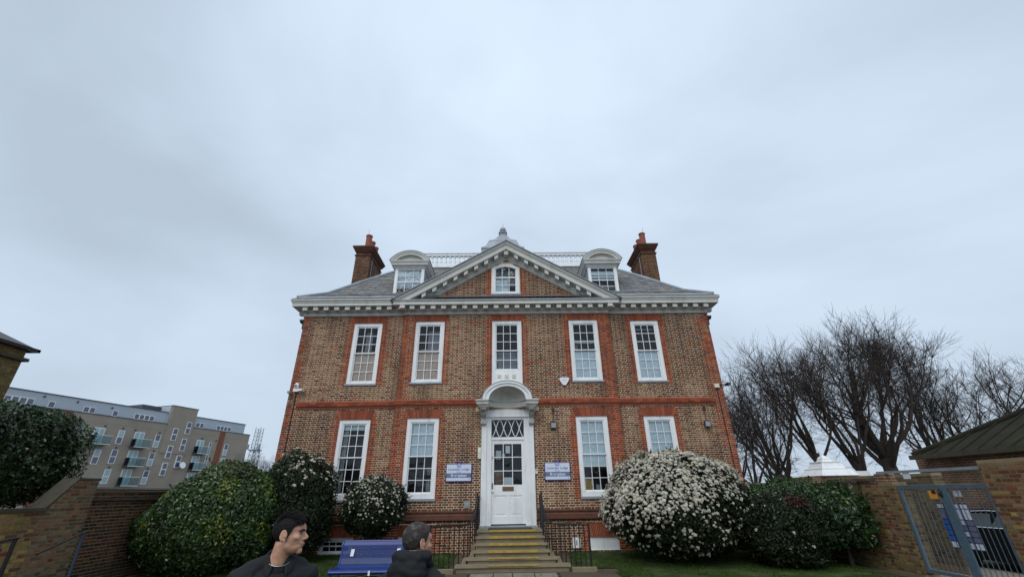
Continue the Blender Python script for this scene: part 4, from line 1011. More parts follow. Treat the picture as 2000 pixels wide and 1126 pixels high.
# clipped standard in front of the ground floor window
def lol(x, y, z): return max(.04, min(.75, .33+.55*z+.1*x))
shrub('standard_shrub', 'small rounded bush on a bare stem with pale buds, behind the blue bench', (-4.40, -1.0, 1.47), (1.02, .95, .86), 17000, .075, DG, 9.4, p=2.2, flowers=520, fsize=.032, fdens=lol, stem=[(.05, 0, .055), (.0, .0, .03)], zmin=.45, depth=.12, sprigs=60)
shrub('tall_viburnum', 'tall dark bush with a few white blossoms against the house corner windows', (-6.85, -1.35, 1.55), (1.28, 1.1, 1.52), 24000, .08, DG, 5.7, p=2.3, flowers=260, fsize=.055, fdens=lambda x, y, z: max(.0, min(.6, -.28+.72*z+.22*x)), zmin=.1)
def yel(P, cl):
    k = np.array([noise.noise(Vector(q)*1.1+Vector((4, 1, 8))) for q in P]); w_ = ((k > .20)*(rng.uniform(size=len(P)) < .34)*(P[:, 0] > -9.8)*(P[:, 2] < 2.3))[:, None]
    top = np.clip((P[:, 2]-2.2)/.6, 0, 1)[:, None]*(rng.uniform(size=(len(P), 1)) < .5)
    cl = cl*(1-top)+np.array([.10, .10, .035])*top
    return np.where(w_, np.array([.24, .28, .025])*rng.uniform(.6, 1.2, (len(P), 1)), cl)
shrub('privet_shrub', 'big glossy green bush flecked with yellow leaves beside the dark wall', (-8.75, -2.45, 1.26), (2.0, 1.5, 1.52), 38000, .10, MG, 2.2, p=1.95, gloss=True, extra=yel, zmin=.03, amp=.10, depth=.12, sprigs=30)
def fewflower(x, y, z): return .5 if (x > .45 and z > -.5) or z > .75 else .05
shrub('camellia_hedge', 'dense dark green hedge with a few white flowers behind the yellow wall', (-11.95, -6.6, 2.75), (1.25, 2.45, 1.10), 38000, .095, [(.030, .058, .022), (.042, .078, .028), (.022, .042, .017), (.048, .078, .032)], 7.7, p=3.2, gloss=True, flowers=16, fsize=.04, fdens=fewflower, zmin=1.2, back=2, cat='hedge', amp=.09, sprigs=30)
# hedge in the corner by the gate
def redtip(P, cl):
    w_ = ((np.abs(P[:, 0]-7.95) < .28)*(np.abs(P[:, 2]-1.5) < .13)*(rng.uniform(size=len(P)) < .6))[:, None]
    return np.where(w_, np.array([.09, .018, .016]), cl)
shrub('dark_shrub', 'dark bush with sparse white flowers between blossom bush and laurel', (7.75, -2.95, .80), (1.02, .90, .90), 18000, .085, DG, 11.3, p=3.0, flowers=40, fsize=.04, fdens=lambda x, y, z: .1, zmin=.03, extra=redtip)
def ylaurel(P, cl):
    w_ = ((P[:, 0] > 9.2)*(rng.uniform(size=len(P)) < .07))[:, None]
    return np.where(w_, np.array([.22, .24, .04]), cl)
shrub('laurel_shrub', 'bright green glossy laurel bush against the brick gate pier', (8.75, -1.85, 1.20), (1.75, .95, .68), 15000, .14, [(.035, .085, .02), (.05, .11, .03), (.03, .065, .02), (.02, .04, .015)], 13.9, p=2.8, gloss=True, zmin=.5, aspect=.38, extra=ylaurel, amp=.16)
shrub('laurel_shrub', 'drooping laurel bush with yellowing leaves tight against the gate pier', (9.42, -3.0, 1.02), (.74, .80, .70), 7500, .15, [(.03, .07, .02), (.045, .10, .028), (.025, .055, .018), (.02, .04, .015)], 21.9, p=2.5, gloss=True, zmin=.45, aspect=.38, extra=ylaurel, amp=.2)
shrub('box_hedge', 'low olive green clipped hedge along the garden wall', (9.6, -.2, 1.0), (3.2, .5, .88), 16000, .06, [(.05, .062, .018), (.042, .055, .016), (.06, .065, .022)], 17.2, p=5, cat='hedge', zmin=.02, amp=.05, sprigs=60)

# ---------------------------------------------------------------- bare trees
mat('twig', (.050, .041, .037), .95, .3, 8, 0, 40, spec=.05)
def bare_tree(label, loc, H, seed, limbs=6, fork=.24, r0=.35, spread=.62, knobs=True, twigs=14, lean=(0, 0), name='bare_tree', group='bare trees beyond the garden wall', tw_len=2.0, levels=2):
    rs = random.Random(seed); o = thing(name, loc, label, 'tree', group)
    wood, tw = MB(), MB(); base = Vector(loc)
    def rv(s): return Vector((rs.gauss(0, s), rs.gauss(0, s), rs.gauss(0, s)))
    def run(p, d, ln, ra, rb, n, wob, upw):
        pts = [p]; rr = [ra]
        for i in range(n):
            d = (d+rv(wob)+Vector((0, 0, upw))).normalized(); p = p+d*(ln/n); pts.append(p); rr.append(ra+(rb-ra)*(i+1)/n)
        return pts, rr, d
    def spray(p, d, k, ln):
        for _ in range(k):
            dd = (d*.55+rv(.55)+Vector((0, 0, .28))).normalized(); l = ln*rs.uniform(.55, 1.2)
            pts, rr, de = run(p, dd, l, .012, .0055, 3, .13, .06); tw.tube(pts, rr, 3, caps=False)
            for q in range(4):
                pp = pts[rs.choice((1, 2, 2))]; dd2 = (de+rv(.45)+Vector((0, 0, .1))).normalized()
                pts2, rr2, _d = run(pp, dd2, l*rs.uniform(.3, .7), .0068, .004, 2, .16, .06); tw.tube(pts2, rr2, 3, caps=False)
    def limb(p, d, ln, ra, lev):
        n = 6; pts, rr, de = run(p, d, ln, ra, ra*.55, n, .11, .10)
        if knobs and lev == 0: rr[-1] *= 1.5
        wood.tube(pts, rr, 8 if lev > 0 else 6, caps=True)
        for i in range(1, n+1):
            if rs.random() < .92: spray(pts[i], (de*.6+rv(.9)).normalized(), 2, tw_len*.66)
        if lev == 0: spray(pts[-1], de, int(twigs*.62), tw_len*.9); return
        for k in range(rs.choice((2, 3, 3))):
            i = rs.choice((n-2, n-1, n, n)) if k else n
            d2 = (de+rv(.42)+Vector((0, 0, .18))).normalized(); limb(pts[i], d2, ln*rs.uniform(.55, .8), rr[i]*.66, lev-1)
    d0 = Vector((lean[0], lean[1], 1)).normalized()
    pts, rr, de = run(base+Vector((0, 0, -.3)), d0, H*fork+.3, r0*1.15, r0*.85, 5, .03, 0); rr[0] = r0*1.5
    wood.tube(pts, rr, 10)
    for k in range(limbs):
        a = 2*math.pi*(k+rs.uniform(-.3, .3))/limbs; d = Vector((math.cos(a)*spread, math.sin(a)*spread, 1)).normalized() if k else (de+rv(.1)).normalized()
        limb(pts[-1 if k % 3 else -2], d, H*(.33 if k else .38)*(.78 if levels == 3 else 1), rr[-1]*(.44 if k else .64), levels-1)
    # the trunk, then everything above the fork
    wood.build('trunk', 'bark', o, smooth=False); tw.build('crown', 'twig', o)
    return o
bare_tree('slender bare tree with knuckled limbs nearest the house corner', (17.0, 12, 0), 10.8, 11, limbs=8, r0=.24, twigs=12, spread=.7)
bare_tree('gnarled low bare tree close behind the house corner', (15.4, 12.8, 0), 8.6, 23, limbs=6, r0=.2, twigs=12, spread=.8, fork=.2)
bare_tree('tall thin bare tree right behind the white roof lantern', (19.9, 12, 0), 11.2, 35, limbs=7, r0=.24, fork=.34, twigs=12, spread=.65)
bare_tree('forked bare tree between white lantern and the biggest tree', (22.1, 12, 0), 11.2, 47, limbs=8, r0=.27, fork=.28, twigs=12, spread=.75)
bare_tree('biggest bare tree with thick trunk and broad twiggy crown', (25.8, 14, 0), 14.8, 59, limbs=13, r0=.45, fork=.24, twigs=14, spread=.86, levels=3)
bare_tree('bare tree behind the gate wall, just right of the biggest', (32.2, 17, 0), 12.4, 61, limbs=9, r0=.28, twigs=14, spread=.85)
bare_tree('bushy bare tree over the mossy roof near the frame edge', (37.0, 14, 0), 12.2, 73, limbs=8, r0=.32, twigs=16, spread=.75, levels=2)
bare_tree('bare tree half hidden between the mossy roof and biggest tree', (33.5, 15, 0), 10.6, 131, limbs=7, r0=.24, twigs=14, spread=.7)
bare_tree('thin bare tree behind the biggest, filling its left side', (21.5, 19, 0), 11.0, 137, limbs=6, r0=.2, twigs=13, spread=.6)
bare_tree('thin bare tree far behind the slender one by the house', (19.5, 22, 0), 10.5, 149, limbs=6, r0=.2, twigs=13, spread=.7)
bare_tree('distant bare tree low behind the wall, left of lantern', (24.5, 26, 0), 10, 83, limbs=6, r0=.25, twigs=12, spread=.8)
bare_tree('distant bare tree filling the gap behind the biggest', (39.5, 24, 0), 13, 97, limbs=7, r0=.3, twigs=15, spread=.8)
bare_tree('distant bare tree next to lattice mast', (-74.0, 110, 0), 13.0, 101, limbs=7, r0=.3, twigs=10, spread=.8, group='bare trees on the skyline', tw_len=2.5)
bare_tree('distant bare tree touching the house corner on skyline', (-66.0, 108, 0), 12.2, 107, limbs=7, r0=.3, twigs=10, spread=.9, group='bare trees on the skyline', tw_len=2.5)
bare_tree('red twigged young tree in front of grey flats', (-40.5, 55, 0), 9.0, 113, limbs=5, r0=.12, twigs=8, spread=.4, group='bare trees on the skyline')

# ================================================================ garden walls and gate
def wall_solid(name, prof, X, t, label, m='mortar_dark', cat='wall', parent=None):
    """prof [(y, ztop)...] a wall standing on X (garden face), thickness t away from the garden"""
    o = thing(name, (X, (prof[0][0]+prof[-1][0])/2, -.13), label, cat); mb = MB()
    poly = [(prof[0][0], -.45), *prof, (prof[-1][0], -.45)]
    mb.prism(poly, lambda u, q, d: (d, u, q), X, X+t); mb.build('wall_body', m, o); return o
def topz(prof, y):
    for (a, za), (b, zb) in zip(prof, prof[1:]):
        if a <= y <= b: return za+(zb-za)*(y-a)/(b-a) if b > a else zb
    return prof[-1][1]
# left: low yellow wall ramping up to its end, then a darker wall set back
PL = [(-12.5, 1.56), (-6.25, 1.58), (-5.72, 2.20), (-5.18, 2.20)]
wl = wall_solid('garden_wall', PL, -10.02, -.34, 'yellow stock brick wall with ramped grey end below the dark hedge')
def lcol(u, z, i, st):
    y = -12.5+u
    g = y > -6.28+.05*math.sin(z*9)
    c = pick(GREYSTOCK if g else STOCK); return c
rows = [r for r in brick_rows(-.1, 2.2, lambda z: (0, 7.32), (), lcol) if r[3] < topz(PL, -12.5+(r[0]+r[1])/2)-.01 or r[3] < topz(PL, -12.5+r[0])-.05]
lay_bricks(rows, (-10.02, -12.5, 0), (0, 1, 0), wl, lambda r: (10+r[0]*.1+r[2]) if (r[2] > .45 and r[0] > 4.6) else 0, 300, rel=ORG[wl.name])
rowe = brick_rows(-.1, 2.2, lambda z: (0, .34), (), lambda *q: pick(GREYSTOCK)); lay_bricks(rowe, (-10.36, -5.18, 0), (1, 0, 0), wl) if False else None
mat('tile_coping', (.075, .065, .05), .9, .4, 6, .4, 60, stain=((.06, .07, .02), .8, 2), spec=.2)
mb = MB(); yv = -12.5
while yv < -6.4: mb.box(-10.42, -9.97, yv, yv+.44, 1.582, 1.65+rngv(-.004, .004)); yv += .45
for (ya, za), (yb, zb) in (((-6.30, 1.60), (-5.74, 2.205)), ((-5.74, 2.205), (-5.16, 2.205))):
    mb.hexa([(-10.39, ya, za), (-9.99, ya, za), (-9.99, yb, zb), (-10.39, yb, zb), (-10.39, ya, za+.05), (-9.99, ya, za+.05), (-9.99, yb, zb+.05), (-10.39, yb, zb+.05)])
mb.build('coping', 'tile_coping', wl)
PD = [(-5.16, 1.98), (.4, 1.98)]
wd_ = wall_solid('garden_wall', PD, -10.36, -.34, 'dark brick wall with mossy tile coping beside the big green bush')
lay_bricks(brick_rows(-.1, 1.93, lambda z: (0, 5.5), (), lambda *q: pick(DARKSTOCK)), (-10.36, -5.16, 0), (0, 1, 0), wd_, lambda r: (10-r[0]+r[2]) if (r[0] < 2.6 and r[2] > .3) else 0, 300, rel=ORG[wd_.name])
cp = []
yv = -5.14
while yv < .3:
    m = MB(); m.hexa([(-10.80, yv, 2.05), (-10.28, yv, 1.985), (-10.28, yv+.155, 1.985), (-10.80, yv+.155, 2.05), (-10.80, yv, 2.09), (-10.28, yv, 2.03+rngv(-.004, .006)), (-10.28, yv+.155, 2.03), (-10.80, yv+.155, 2.09)]); m.build('coping_tile', 'tile_coping', wd_); yv += .165
m = MB(); m.box(-10.335, -10.27, -5.15, .4, 1.76, 1.82); m.build('drip_course', 'tile_coping', wd_)
# right: gate wall in line with X = 10
PR = [(-4.60, 1.92), (-3.45, 1.96)]
def rwall(prof, label, singles, X=10.0, pal=STOCK, cond=None):
    o = wall_solid('gate_pier', prof, X, .36, label, cat='wall')
    y0, y1 = prof[0][0], prof[-1][0]
    rows = [r for r in brick_rows(-.1, max(z for _, z in prof)-.04, lambda z: (0, y1-y0), (), lambda u, z, i, s: pick(pal)) if r[3] < topz(prof, y1-(r[0]+r[1])/2)]
    lay_bricks(rows, (X, y1, 0), (0, -1, 0), o, singles, 300, rel=ORG[o.name]); 
    rows = brick_rows(-.1, prof[-1][1]-.04, lambda z: (0, .34), (), lambda *q: pick(pal)); 
    return o
RST = [(.175, .122, .046), (.21, .150, .058), (.135, .092, .040), (.25, .18, .076), (.10, .07, .034), (.185, .128, .06)]
g1 = rwall(PR, 'brown brick pier between laurel bush and steel gate', lambda r: 10+r[2] if r[2] > .2 else 0, pal=RST)
m = MB(); m.box(9.95, 10.4, -3.86, -3.40, 1.96, 2.02); m.build('coping', 'tile_coping', g1)
lay_bricks(brick_rows(-.1, 1.88, lambda z: (0, .36), (), lambda *q: pick(RST)), (10.0, -4.60, 0), (1, 0, 0), g1)
g2 = rwall([(-12.0, 2.3), (-6.98, 2.3)], 'brown brick wall on the near side of the steel gate', lambda r: 12-r[0]+r[2] if (r[2] > .5 and r[0] < 1.9) else 0, pal=RST)
# steel beam over the gate
mat('blue_steel', (.10, .16, .21), .45, .25, 8, .15, 60, metal=.2, stain=((.2, .2, .19), .5, 5))
mat('pale_steel', (.30, .35, .38), .45, .2, 8, .1, 60, metal=.3, stain=((.2, .15, .1), .4, 5))
m = MB(); m.box(10.06, 10.16, -7.25, -4.1, 2.13, 2.19); bmo = tag(m.build('steel_beam', 'pale_steel', None, org=(10.1, -5.6, 2.13)), 'thin grey steel beam spanning above the gate', 'beam')
m = MB(); m.box(10.02, 10.34, -4.35, -4.05, 1.93, 2.14); m.build('bearing_brick', 'brick_far', bmo)
m = MB(); m.box(10.02, 10.34, -7.3, -7.0, 2.0+.3, 2.301); 
# gate
gate = thing('steel_gate', (10.1, -5.8, -.13), 'blue grey steel bar gate with notices, set in the brick wall', 'gate')
def leaf(y0, y1, nm):
    m = MB(); xg = 10.08; w_ = .055
    m.box(xg-.03, xg+.03, y1-.075, y1, -.05, 1.84); m.box(xg-.03, xg+.03, y0, y0+.075, -.05, 1.84)
    m.box(xg-.028, xg+.028, y0+.075, y1-.075, 1.765, 1.838); m.box(xg-.028, xg+.028, y0+.075, y1-.075, -.04, .03)
    lf = m.build(nm, 'blue_steel', gate)
    m = MB(); m.box(xg-.035, xg+.035, y0, y1, 1.841, 1.852); m.build('top_strip', 'pale_steel', lf)
    n = int((y1-y0-.15)/.115)
    for i in range(1, n):
        yb = y0+.075+(y1-y0-.15)*i/n; m = MB(); m.box(xg-.006, xg+.006, yb-.005, yb+.005, .03, 1.765); m.build('bar', 'blue_steel', lf)
    return lf
l1 = leaf(-5.86, -4.64, 'gate_leaf'); l2 = leaf(-6.95, -5.88, 'gate_leaf')
m = MB(); m.box(10.045, 10.05, -5.98, -5.77, -.05, 1.84); m.build('closing_plate', 'blue_steel', gate)
m = MB(); m.tube([(10.04, -5.80, 1.78), (10.02, -5.80, 1.70), (10.03, -5.83, 1.66), (10.04, -5.86, 1.72), (10.04, -5.80, 1.78)], .012, 6); m.box(10.0, 10.05, -5.85, -5.79, 1.60, 1.67); m.build('padlock', 'dark_plastic', gate)
mat('orange_sign', (.65, .27, .03), .6, .1); mat('board_blue', (.02, .012, .09), .5, .1); mat('sticker_blue', (.03, .12, .45), .5, .2); mat('sticker_white', (.66, .70, .76), .5, .1); mat('sticker_grey', (.17, .17, .24), .5, .2)
def board(name, label, y0, y1, z0, z1, m_, x=10.13):
    m = MB(); m.box(x, x+.012, y0, y1, z0, z1); o = m.build(name, m_, None, org=(x, (y0+y1)/2, z0)); return tag(o, label, 'sign')
b1 = board('warning_sign', 'small orange notice hung at the top of the gate', -5.72, -5.52, 1.55, 1.73, 'orange_sign', 10.02)
m = MB(); m.box(10.01, 10.018, -5.72, -5.62, 1.66, 1.73); m.build('figure', 'dark_plastic', b1)
b3 = board('notice_plate', 'small pale notice plate fixed behind gate bars near the top', -6.20, -6.02, 1.60, 1.72, 'sticker_white')
b4 = board('letter_sign', 'small white plate hanging from the beam above the gate', -5.12, -4.92, 1.99, 2.129, 'sticker_white', 10.075)
b2 = thing('notice_board', (10.13, -5.85, .5), 'dark blue notice board with rows of pale stickers behind the gate bars', 'sign')
m = MB(); m.box(10.13, 10.145, -6.24, -5.48, .55, 1.46); m.build('board', 'board_blue', b2)
lay = [(0, 1.36, 1.44, ('sticker_white', 'sticker_white', 'sticker_white', 'sticker_white')), (1, 1.14, 1.34, ('sticker_grey', 'sticker_grey', 'sticker_white', 'sticker_white')), (2, 1.03, 1.12, ('sticker_blue', 'sticker_white', 'sticker_white', 'sticker_grey')),
       (3, .92, 1.01, ('sticker_blue', 'sticker_white', 'sticker_grey', 'sticker_grey')), (4, .81, .90, ('sticker_blue', 'sticker_grey', 'sticker_white', 'sticker_grey')), (5, .70, .79, ('sticker_blue', 'sticker_white', 'sticker_grey', 'sticker_grey')), (6, .57, .68, ('sticker_white', 'sticker_white', 'sticker_white', 'sticker_white'))]
for r_, z0, z1, cs in lay:
    for c_, mm in enumerate(cs):
        ya = -5.49-c_*.19; m = MB(); m.box(10.124, 10.131, ya-.165, ya-.01, z0, z1); m.build('sticker', mm, b2)
# beyond the gate: a wall, the lane, a parked car
wb = thing('lane_wall', (12.1, -2.5, -.4), 'grey brown brick wall seen through the gate bars', 'wall')
m = MB(); m.box(12.0, 12.3, -3.62, .8, -.4, 2.16); m.build('wall_body', 'mortar_dark', wb)
lay_bricks(brick_rows(-.1, 2.12, lambda z: (0, .3), (), lambda *q: pick(GREYSTOCK)), (12.0, -3.62, 0), (1, 0, 0), wb)
lay_bricks(brick_rows(-.1, 2.12, lambda z: (0, 4.4), (), lambda *q: pick(GREYSTOCK)), (12.0, .8, 0), (0, -1, 0), wb)
m = MB(); m.face([(12.31, -16, -.28), (20, -16, -.28), (20, 4, -.28), (12.31, 4, -.28)]); structure(m.build('lane', 'paving'))
m = MB(); m.face([(10.36, -16, -.285), (12.31, -16, -.285), (12.31, 4, -.285), (10.36, 4, -.285)]); structure(m.build('pavement', 'paving'))
mat('car_paint', (.008, .009, .011), .18, .1, spec=.6); mat('chrome', (.7, .72, .75), .15, .05, metal=1); mat('tyre', (.012, .012, .012), .9, .1); mat('car_glass', (.10, .125, .14), .08, .1, spec=1)  # car_glass colour is lightened to stand in for reflected sky
car = thing('parked_car', (14.2, -4.3, -.28), 'black parked car with chrome window trim beyond the gate', 'car')
x0, x1 = 13.35, 15.1; zc = -.28
side = [(-2.2, .45), (-2.15, .85), (-2.35, .98), (-3.2, 1.02), (-6.2, 1.0), (-6.5, .85), (-6.5, .42), (-6.2, .22), (-2.5, .22)]
m = MB(); m.prism(side, lambda u, q, d: (d, u, zc+q), x0, x1); m.build('body', 'car_paint', car)
roofp = [(-2.75, 1.0), (-3.15, 1.44), (-3.9, 1.50), (-5.2, 1.46), (-5.95, 1.0)]
m = MB(); k = len(roofp)
lo = [(x0+.04 if q < 1.2 else x0+.18, u, zc+q) for u, q in roofp]; hi = [(x1-.04 if q < 1.2 else x1-.18, u, zc+q) for u, q in roofp]
for i in range(k-1): m.face([lo[i], lo[i+1], hi[i+1], hi[i]])
m.face(lo); m.face(hi[::-1]); m.build('cabin', 'car_paint', car)
for yy0, yy1 in ((-3.1, -4.05), (-4.15, -5.3)):
    m = MB(); m.face([(x0+.045, yy0+.12, zc+1.05), (x0+.045, yy1, zc+1.05), (x0+.155, yy1, zc+1.38), (x0+.155, yy0-.12, zc+1.38)]); m.build('side_window', 'car_glass', car)
m = MB(); m.tube([(x0+.03, -2.85, zc+1.03), (x0+.03, -5.6, zc+1.03)], .014, 6); m.tube([(x0+.13, -3.1, zc+1.40), (x0+.16, -4.0, zc+1.45), (x0+.15, -5.3, zc+1.41)], .014, 6); m.build('window_trim', 'chrome', car)
for yw in (-2.95, -5.6):
    m = MB(); m.tube([(x0-.02, yw, zc+.33), (x0+.2, yw, zc+.33)], .33, 20); wh = m.build('wheel', 'tyre', car)
    m = MB(); m.tube([(x0-.03, yw, zc+.33), (x0-.01, yw, zc+.33)], .2, 16); m.build('rim', 'chrome', wh)
gs = thing('garden_wall', (10.2, -1, -.1), 'shaded brick boundary wall behind the laurel bush', 'wall')
m = MB(); m.box(10.02, 10.34, -3.44, 1.49, -.3, 1.90); m.build('wall_body', 'mortar_dark', gs)
lay_bricks(brick_rows(-.1, 1.88, lambda z: (0, 4.9), (), lambda *q: pick(RST)), (10.02, 1.48, 0), (0, -1, 0), gs)
m = MB(); m.box(9.98, 10.38, -3.40, 1.42, 1.902, 1.96); m.build('coping', 'tile_coping', gs)
car.location.y += .75
# garden wall between house and gate, and the white lantern behind
gw = thing('garden_wall', (11.5, 1.6, 0), 'low brick wall with stone coping running from house corner to gate', 'wall')
m = MB(); m.box(8.9, 13.9, 1.5, 1.8, -.1, 1.95); m.build('wall_body', 'mortar_dark', gw)
lay_bricks(brick_rows(-.1, 1.93, lambda z: (0, 5.0), (), lambda *q: pick(GREYSTOCK)), (8.9, 1.5, 0), (1, 0, 0), gw)
x = 8.9
while x < 13.7: m = MB(); m.box(x, x+.68, 1.44, 1.86, 1.952, 2.02+rngv(-.005, .005)); m.build('coping_stone', 'stone_step', gw); x += .69
lan = thing('roof_lantern', (14.7, 4, 0), 'stepped white painted timber lantern above the garden wall', 'lantern')
m = MB(); m.box(13.5, 16.0, 3.9, 5.6, -.1, 2.27); m.build('brick_base', 'brick_far', lan)
q4 = R(45); s2 = math.sqrt(2)
m = MB(); m.lathe([(.80*s2, 2.27), (.84*s2, 2.30), (.64*s2, 2.56), (.64*s2, 2.60)], 14.75, 4.6, 4, q4); m.build('base_tier', 'white_paint', lan)
m = MB(); m.lathe([(.54*s2, 2.60), (.42*s2, 2.84), (.44*s2, 2.86), (.44*s2, 2.90)], 14.75, 4.6, 4, q4); m.build('middle_tier', 'white_paint', lan)
m = MB(); m.lathe([(.25*s2, 2.90), (.17*s2, 3.0), (.19*s2, 3.02), (.14*s2, 3.10), (.02, 3.2)], 14.75, 4.6, 4, q4); m.build('top_tier', 'white_paint', lan)
m = MB(); m.box(15.4, 16.4, 4.2, 5.0, 2.275, 2.48); m.build('side_panel', 'white_paint', lan)
# building with a mossy hipped roof beyond the gate
rb = thing('mossy_roof_house', (20, -4, 0), 'brown brick outbuilding with mossy hipped roof beyond the gate', 'building')
m = MB(); m.box(16, 25, -14, .6, -.4, 2.85); m.build('wall', 'brick_far', rb)
mat('moss_roof', (.026, .026, .018), .95, .4, 3, .5, 40, stain=((.042, .046, .018), .7, 1.2), spec=.1)
zr = 2.86; X0, X1, Y0, Y1 = 15.7, 25.3, -14.3, .9; hh = 4.8; rz_ = zr+hh*.52
m = MB(); A_ = [(X0, Y0, zr), (X1, Y0, zr), (X1, Y1, zr), (X0, Y1, zr)]; B_ = [(X0+hh, Y0+hh, rz_), (X0+hh, Y1-hh, rz_)]
m.face([A_[3], A_[0], B_[0], B_[1]]); m.face([A_[0], A_[1], B_[0]]); m.face([A_[1], A_[2], B_[1], B_[0]]); m.face([A_[2], A_[3], B_[1]]); m.face([A_[0], A_[3], A_[2], A_[1]])
rfm = m.build('roof', 'moss_roof', rb)
for i in range(26):                                                # ribs of the mossy sheets
    y = Y1-.25-i*.55
    if y < Y0+.3: break
    up_ = min(hh, Y1-y, y-Y0)
    m = MB(); m.tube([(X0+.02, y, zr+.03), (X0+up_, y, zr+up_*.52+.03)], .025, 5); m.build('roof_rib', 'moss_roof', rfm)
m = MB(); m.tube([(X0, Y1, zr+.05), (X0+hh, Y1-hh, rz_+.05)], .09, 7); m.build('hip_tile', 'moss_roof', rfm)
m = MB(); m.box(X0-.12, X0+.02, Y0, Y1+.05, zr-.12, zr+.03); m.build('gutter', 'tile_coping', rb)
m = MB(); m.box(16.2, 16.9, .75, 1.4, 1.0, 3.15); m.build('brick_stub', 'brick_far', rb)

# ================================================================ far left: house corner, block of flats, mast
m = bpy.data.materials.new('stock_far'); m.use_nodes = True; MATS['stock_far'] = m
brick_tex(m, (.20, .145, .06), (.15, .105, .045), (.20, .17, .11))
lh = thing('neighbour_house', (-20, -7.5, 0), 'corner of a yellow brick house with dark eaves at the frame edge', 'house')
m = MB(); m.box(-24, -16, -14, -2.9, -.4, 6.35); m.build('wall', 'stock_far', lh)
lay_bricks(brick_rows(3.0, 6.2, lambda z: (0, 6.0), (), lambda *q: pick([(.20, .145, .06), (.15, .105, .045), (.17, .125, .05)])), (-16.0, -8.9, 0), (0, 1, 0), lh)
m = MB(); m.box(-24.2, -15.88, -14.2, -2.80, 5.92, 6.02); m.build('eaves_band', 'tile_coping', lh)
m = MB(); X0, X1, Y0, Y1, zr, hh = -24.5, -15.85, -14.4, -2.72, 6.36, 4.4
A_ = [(X0, Y0, zr), (X1, Y0, zr), (X1, Y1, zr), (X0, Y1, zr)]; rz_ = zr+hh*.55; B_ = [(-20, Y0+hh, rz_), (-20, Y1-hh, rz_)]
m.face([A_[1], A_[2], B_[1], B_[0]]); m.face([A_[2], A_[3], B_[1]]); m.face([A_[3], A_[0], B_[0], B_[1]]); m.face([A_[0], A_[1], B_[0]]); m.face([A_[0], A_[3], A_[2], A_[1]])
m.build('roof', 'slate_bed', lh)
m = MB(); m.box(-15.93, -15.80, -14.4, -2.66, 6.27, 6.37); m.box(-24.5, -15.8, -2.74, -2.66, 6.27, 6.37); m.build('gutter', 'dark_plastic', lh)

mat('flats_render', (.30, .262, .21), .9, .12, .4, .1, 30, stain=((.2, .172, .135), .6, .35)); mat('flats_cladding', (.40, .45, .50), .6, .06, .5); mat('flats_dark', (.06, .07, .085), .6, .1); mat('flats_red', (.20, .075, .045), .9, .2, 2)
mat('flats_frame', (.75, .77, .78), .5, .05); mat('flats_glass', (.055, .07, .11), .12, .2, .5, spec=.8); mat('flats_curtain', (.30, .42, .44), .35, .15, .6, spec=.6); glassmat('balcony_glass', (.62, .74, .75), 0)
az = R(17.8); Ua = Vector((math.sin(az), math.cos(az), 0)); Na = Vector((Ua.y, -Ua.x, 0)); P0 = Vector((-55.6, 47.4, 0))
def F(s, o_, z): p = P0+Ua*s+Na*o_; return (p.x, p.y, z)
fl = thing('apartment_block', F(4, 0, -.4), 'long beige apartment block with grey top storey and glass balconies', 'building')
def fbox(name, mm, s0, s1, o0, o1, z0, z1, parent=fl):
    m = MB(); m.hexa([F(s0, o1, z0), F(s1, o1, z0), F(s1, o0, z0), F(s0, o0, z0), F(s0, o1, z1), F(s1, o1, z1), F(s1, o0, z1), F(s0, o0, z1)][::1]); return m.build(name, mm, parent)
fbox('wall', 'flats_render', -30, 21.9, -11, 0, -.4, 12.2); fbox('parapet_cap', 'flats_dark', -30, 21.95, -11.1, .06, 12.2, 12.3)
fbox('top_storey', 'flats_cladding', -30, 20.7, -10.5, -.35, 12.3, 13.93); fbox('roof_edge', 'flats_dark', -30, 20.8, -10.6, -.25, 13.93, 14.03)
fbox('stair_tower', 'flats_render', 6.3, 10.5, -5, .12, 12.0, 15.05); fbox('stair_tower_base', 'flats_render', 6.3, 10.5, -1, .10, 8.0, 12.02); fbox('roof_edge', 'flats_dark', 6.2, 10.6, -5.1, .18, 15.05, 15.13)
fbox('tower_side', 'flats_cladding', 6.1, 6.299, -5, -.2, 12.3, 15.0); fbox('plant_room', 'flats_dark', 3.2, 6.1, -5.5, -2.2, 14.03, 14.9)
for s0, s1 in ((15.65, 16.75), (-7.2, -6.2)): fbox('brick_strip', 'flats_red', s0, s1, -.1, .03, -.4, 12.19)
for z in (10.9, 8.35, 5.8, 3.2): fbox('floor_line', 'flats_dark', -30, 21.9, -.02, .004, z+.28, z+.30)
def fwin(s, z, w_, h, kind):
    fr = fbox('window', 'flats_frame', s-w_/2, s+w_/2, -.05, .05, z-h/2, z+h/2)
    n = 2
    for k in range(n):
        if kind == 'tall': fbox('pane', 'flats_glass' if random.random() < .6 else 'flats_curtain', s-w_/2+.09, s+w_/2-.09, .0, .06, z-h/2+.09+k*h/2*.98, z-h/2+h/2-.03+k*h/2*.98, fr)
        elif kind == 'door': fbox('pane', 'flats_curtain', s-w_/2+.09+k*w_/2*.95, s-w_/2+w_/2-.05+k*w_/2*.95, .0, .06, z-h/2+.09, z+h/2-.09, fr)
    return fr
tall = [(.3, 9.65), (.3, 7.05), (.3, 4.5), (5.45, 9.6), (5.45, 7.0), (5.45, 4.5), (7.75, 10.8), (7.75, 8.2), (7.75, 5.7), (9.65, 12.0), (9.6, 9.4), (9.6, 6.9), (-1.75, 6.9), (-4.8, 9.7), (-4.8, 7.1), (-4.8, 4.5), (17.5, 9.25), (17.5, 7.0), (20.2, 4.5)]
for s, z in tall: fwin(s, z, .80, 1.85, 'tall') if not (6.3 < s < 10.5) else None
